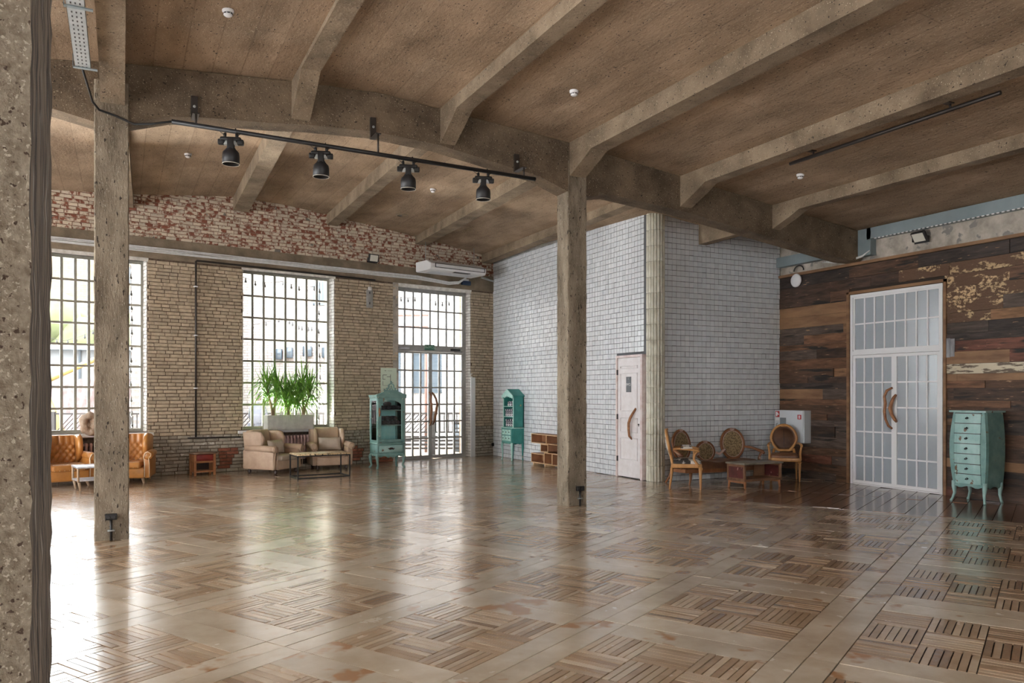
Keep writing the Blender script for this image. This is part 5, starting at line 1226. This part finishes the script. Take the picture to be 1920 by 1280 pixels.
# railing along the terrace
P0 = Vector((-3.4, 24.6, 0)); P1_ = Vector((11.0, 18.0+.0, 0)); dv = P1_-P0; Lr = dv.length; ang = math.atan2(dv.y, dv.x)
t = thing('terrace_railing', 'dark wooden terrace railing with vertical and diagonal slats', 'railing', P0, ang)
np_ = 8
for i in range(np_+1): MB().box(i*Lr/np_-.045, i*Lr/np_+.045, -.045, .045, -.2, 1.12).build('post', m_extd, t)
for i in range(np_):
    b = MB(); x0, x1 = i*Lr/np_+.045, (i+1)*Lr/np_-.045; b.box(x0, x1, -.02, .02, 1.04, 1.09); b.box(x0, x1, -.02, .02, .55, .59)
    for z in (.12, .22, .32, .42): b.box(x0, x1, -.02, .02, z, z+.05)
    n = int((x1-x0)/.11)
    for k in range(n):
        x = x0+k*(x1-x0)/n
        if i % 2: b.tube([(x, 0, .57), (min(x+.45, x1), 0, min(1.06, .57+(min(x+.45, x1)-x)*1.09))], .012, 4)
        else: b.box(x, x+.025, -.012, .012, .57, 1.06)
    b.build('slat_panel', m_extd, t)
def pole(label, x, y, h):
    t = thing('lamp_post', label, 'pole', (x, y, -.2)); MB().tube([(0, 0, 0), (0, 0, h)], .045, 8).build('pole', m_rust, t)
pole('thin rusty pole outside behind the yuccas', 4.1, 22.7, 3.9); pole('thin rusty pole outside near the left column', -.22, 24.9, 4.0); pole('thin rusty pole outside behind the glazed door', 7.68, 21.0, 2.9)
t = thing('litter_bin', 'grey round bin on the terrace behind the glazed door', 'bin', (8.80, 20.9, -.06))
MB().lathe([(.30, 0), (.33, .02), (.33, .78), (.30, .80)], 0, 0, 20).build('body', m_extg, t); MB().lathe([(.35, .80), (.35, .84), (.1, .90)], 0, 0, 20).build('lid', m_extd, t)
b = MB()
for k in range(6): b.lathe([(.335, .1+k*.11), (.340, .12+k*.11), (.335, .14+k*.11)], 0, 0, 20)
b.build('band', m_extd, t)
def string(label, pts, nb):
    t = thing('string_lights', label, 'string lights'); b = MB(); P = [Vector(p) for p in pts]; fine = []
    for a, c in zip(P, P[1:]):
        for k in range(8): f = k/8; q = a.lerp(c, f); fine.append(q-Vector((0, 0, .35*(a-c).length/4*sin(pi*f))))
    fine.append(P[-1]); b.tube(fine, .006, 5); b.build('cable', m_blackp, t)
    tot = len(fine)-1
    for k in range(nb):
        f = (k+.5)/nb*tot; i = int(f); q = fine[i].lerp(fine[min(i+1, tot)], f-i)
        MB().lathe([(.012, .0), (.014, -.04), (.028, -.07), (.022, -.10), (.005, -.115)], 0, 0, 8).build('bulb', m_blackp, t, q)
string('string lights crossing beyond the yucca window', [wl(1.0, 3.5, 3.6), (4.1, 22.7, 3.75), wl(5.2, 4.0, 3.4)], 18)
string('string lights hanging down the right edge outside the yucca window', [wl(3.74, .42, 4.1), wl(3.72, .45, 3.2), wl(3.76, .44, 2.2), wl(3.72, .45, 1.0)], 12)
string('string lights hanging at the right edge outside the left window', [wl(-.2, .42, 4.1), wl(-.17, .45, 3.0), wl(-.2, .44, 2.0), wl(-.16, .45, .95)], 12)
string('string lights swagged beyond the left window', [(-3.2, 23.8, 3.9), (-1.4, 24.2, 3.0), (-.22, 24.9, 3.8), (1.5, 24, 3.4)], 18)
string('string lights along the top outside the glazed door', [wl(5.6, .5, 4.0), wl(6.5, .52, 4.02), wl(7.4, .5, 3.95)], 9)
string('string lights along the top outside the yucca window', [wl(1.95, .42, 4.08), wl(2.9, .45, 4.06), wl(3.7, .42, 4.02)], 9)
# person outside
def person(label, loc, rotz):
    J = [(0, 0, .92), (0, -.05, 1.1), (0, -.14, 1.28), (0, -.20, 1.40), (0, -.24, 1.47), (.16, -.16, 1.33), (.22, -.22, 1.10), (.16, -.36, .95), (-.16, -.16, 1.33), (-.22, -.20, 1.10), (-.15, -.36, .95), (.10, 0, .86), (.11, -.02, .48), (.11, .03, .06), (.11, -.10, .03), (-.10, 0, .86), (-.11, .0, .48), (-.11, .04, .06), (-.11, -.09, .03)]
    E_ = [(0, 1), (1, 2), (2, 3), (3, 4), (2, 5), (5, 6), (6, 7), (2, 8), (8, 9), (9, 10), (0, 11), (11, 12), (12, 13), (13, 14), (0, 15), (15, 16), (16, 17), (17, 18)]
    rad = [.15, .15, .15, .06, .055, .07, .05, .035, .07, .05, .035, .10, .065, .045, .035, .10, .065, .045, .035]
    t = thing('person', label, 'person', loc, rotz)
    me = bpy.data.meshes.new('body'); me.from_pydata(J, E_, []); o = bpy.data.objects.new('body', me); COL.objects.link(o); o.parent = t
    me.materials.append(m_jack)
    s = o.modifiers.new('skin', 'SKIN'); 
    for i, v in enumerate(me.skin_vertices[0].data): v.radius = (rad[i], rad[i]*.8); v.use_root = (i == 0)
    sb = o.modifiers.new('sub', 'SUBSURF'); sb.levels = 2; sb.render_levels = 2
    hd = MB(); hd.sup((0, -.30, 1.55), (.078, .095, .115), 1, nu=18, nv=14); hd.sup((0, -.40, 1.54), (.014, .02, .02), 1, nu=8, nv=6)
    for sx in (-1, 1): hd.sup((sx*.08, -.29, 1.55), (.012, .02, .03), 1, nu=8, nv=6); hd.sup((sx*.03, -.385, 1.57), (.012, .01, .008), 1, 1, nu=8, nv=6)
    hd.sup((0, -.39, 1.50), (.024, .008, .006), 1, 1, nu=8, nv=6); hd.build('head', [m_skin, m_hair], t)
    MB().sup((0, -.27, 1.585), (.088, .098, .10), 1, nu=18, nv=12).build('hair', m_hair, t)
    # trousers over the legs
    tr = MB()
    for sx in (-1, 1): tr.tube([(sx*.10, 0, .93), (sx*.105, -.01, .70), (sx*.11, -.01, .48), (sx*.11, .02, .25), (sx*.11, .035, .07)], [.125, .11, .085, .075, .07], 14)
    tr.build('trousers', m_trou, t)
    for sx in (-1, 1):
        h = MB(); hx, hy, hz = sx*.155, -.375, .93; h.sup((hx, hy-.03, hz), (.035, .045, .018), .8, nu=12, nv=8)
        for k in range(4): h.tube([(hx-.024+k*.016, hy-.06, hz), (hx-.026+k*.017, hy-.10, hz-.01), (hx-.026+k*.017, hy-.125+.008*abs(k-1.5), hz-.03)], [.009, .008, .007], 6)
        h.tube([(hx-sx*.03, hy-.02, hz), (hx-sx*.05, hy-.05, hz-.015), (hx-sx*.045, hy-.08, hz-.03)], [.010, .009, .008], 6); h.build('hand', m_skin, t)
        sh = MB(); sh.sup((sx*.11, -.04, .035), (.045, .13, .038), .6, nu=14, nv=8); sh.build('shoe', m_extd, t)
person('person in grey clothes bending over outside the yucca window', (3.08, 20.95, -.10), radians(160))
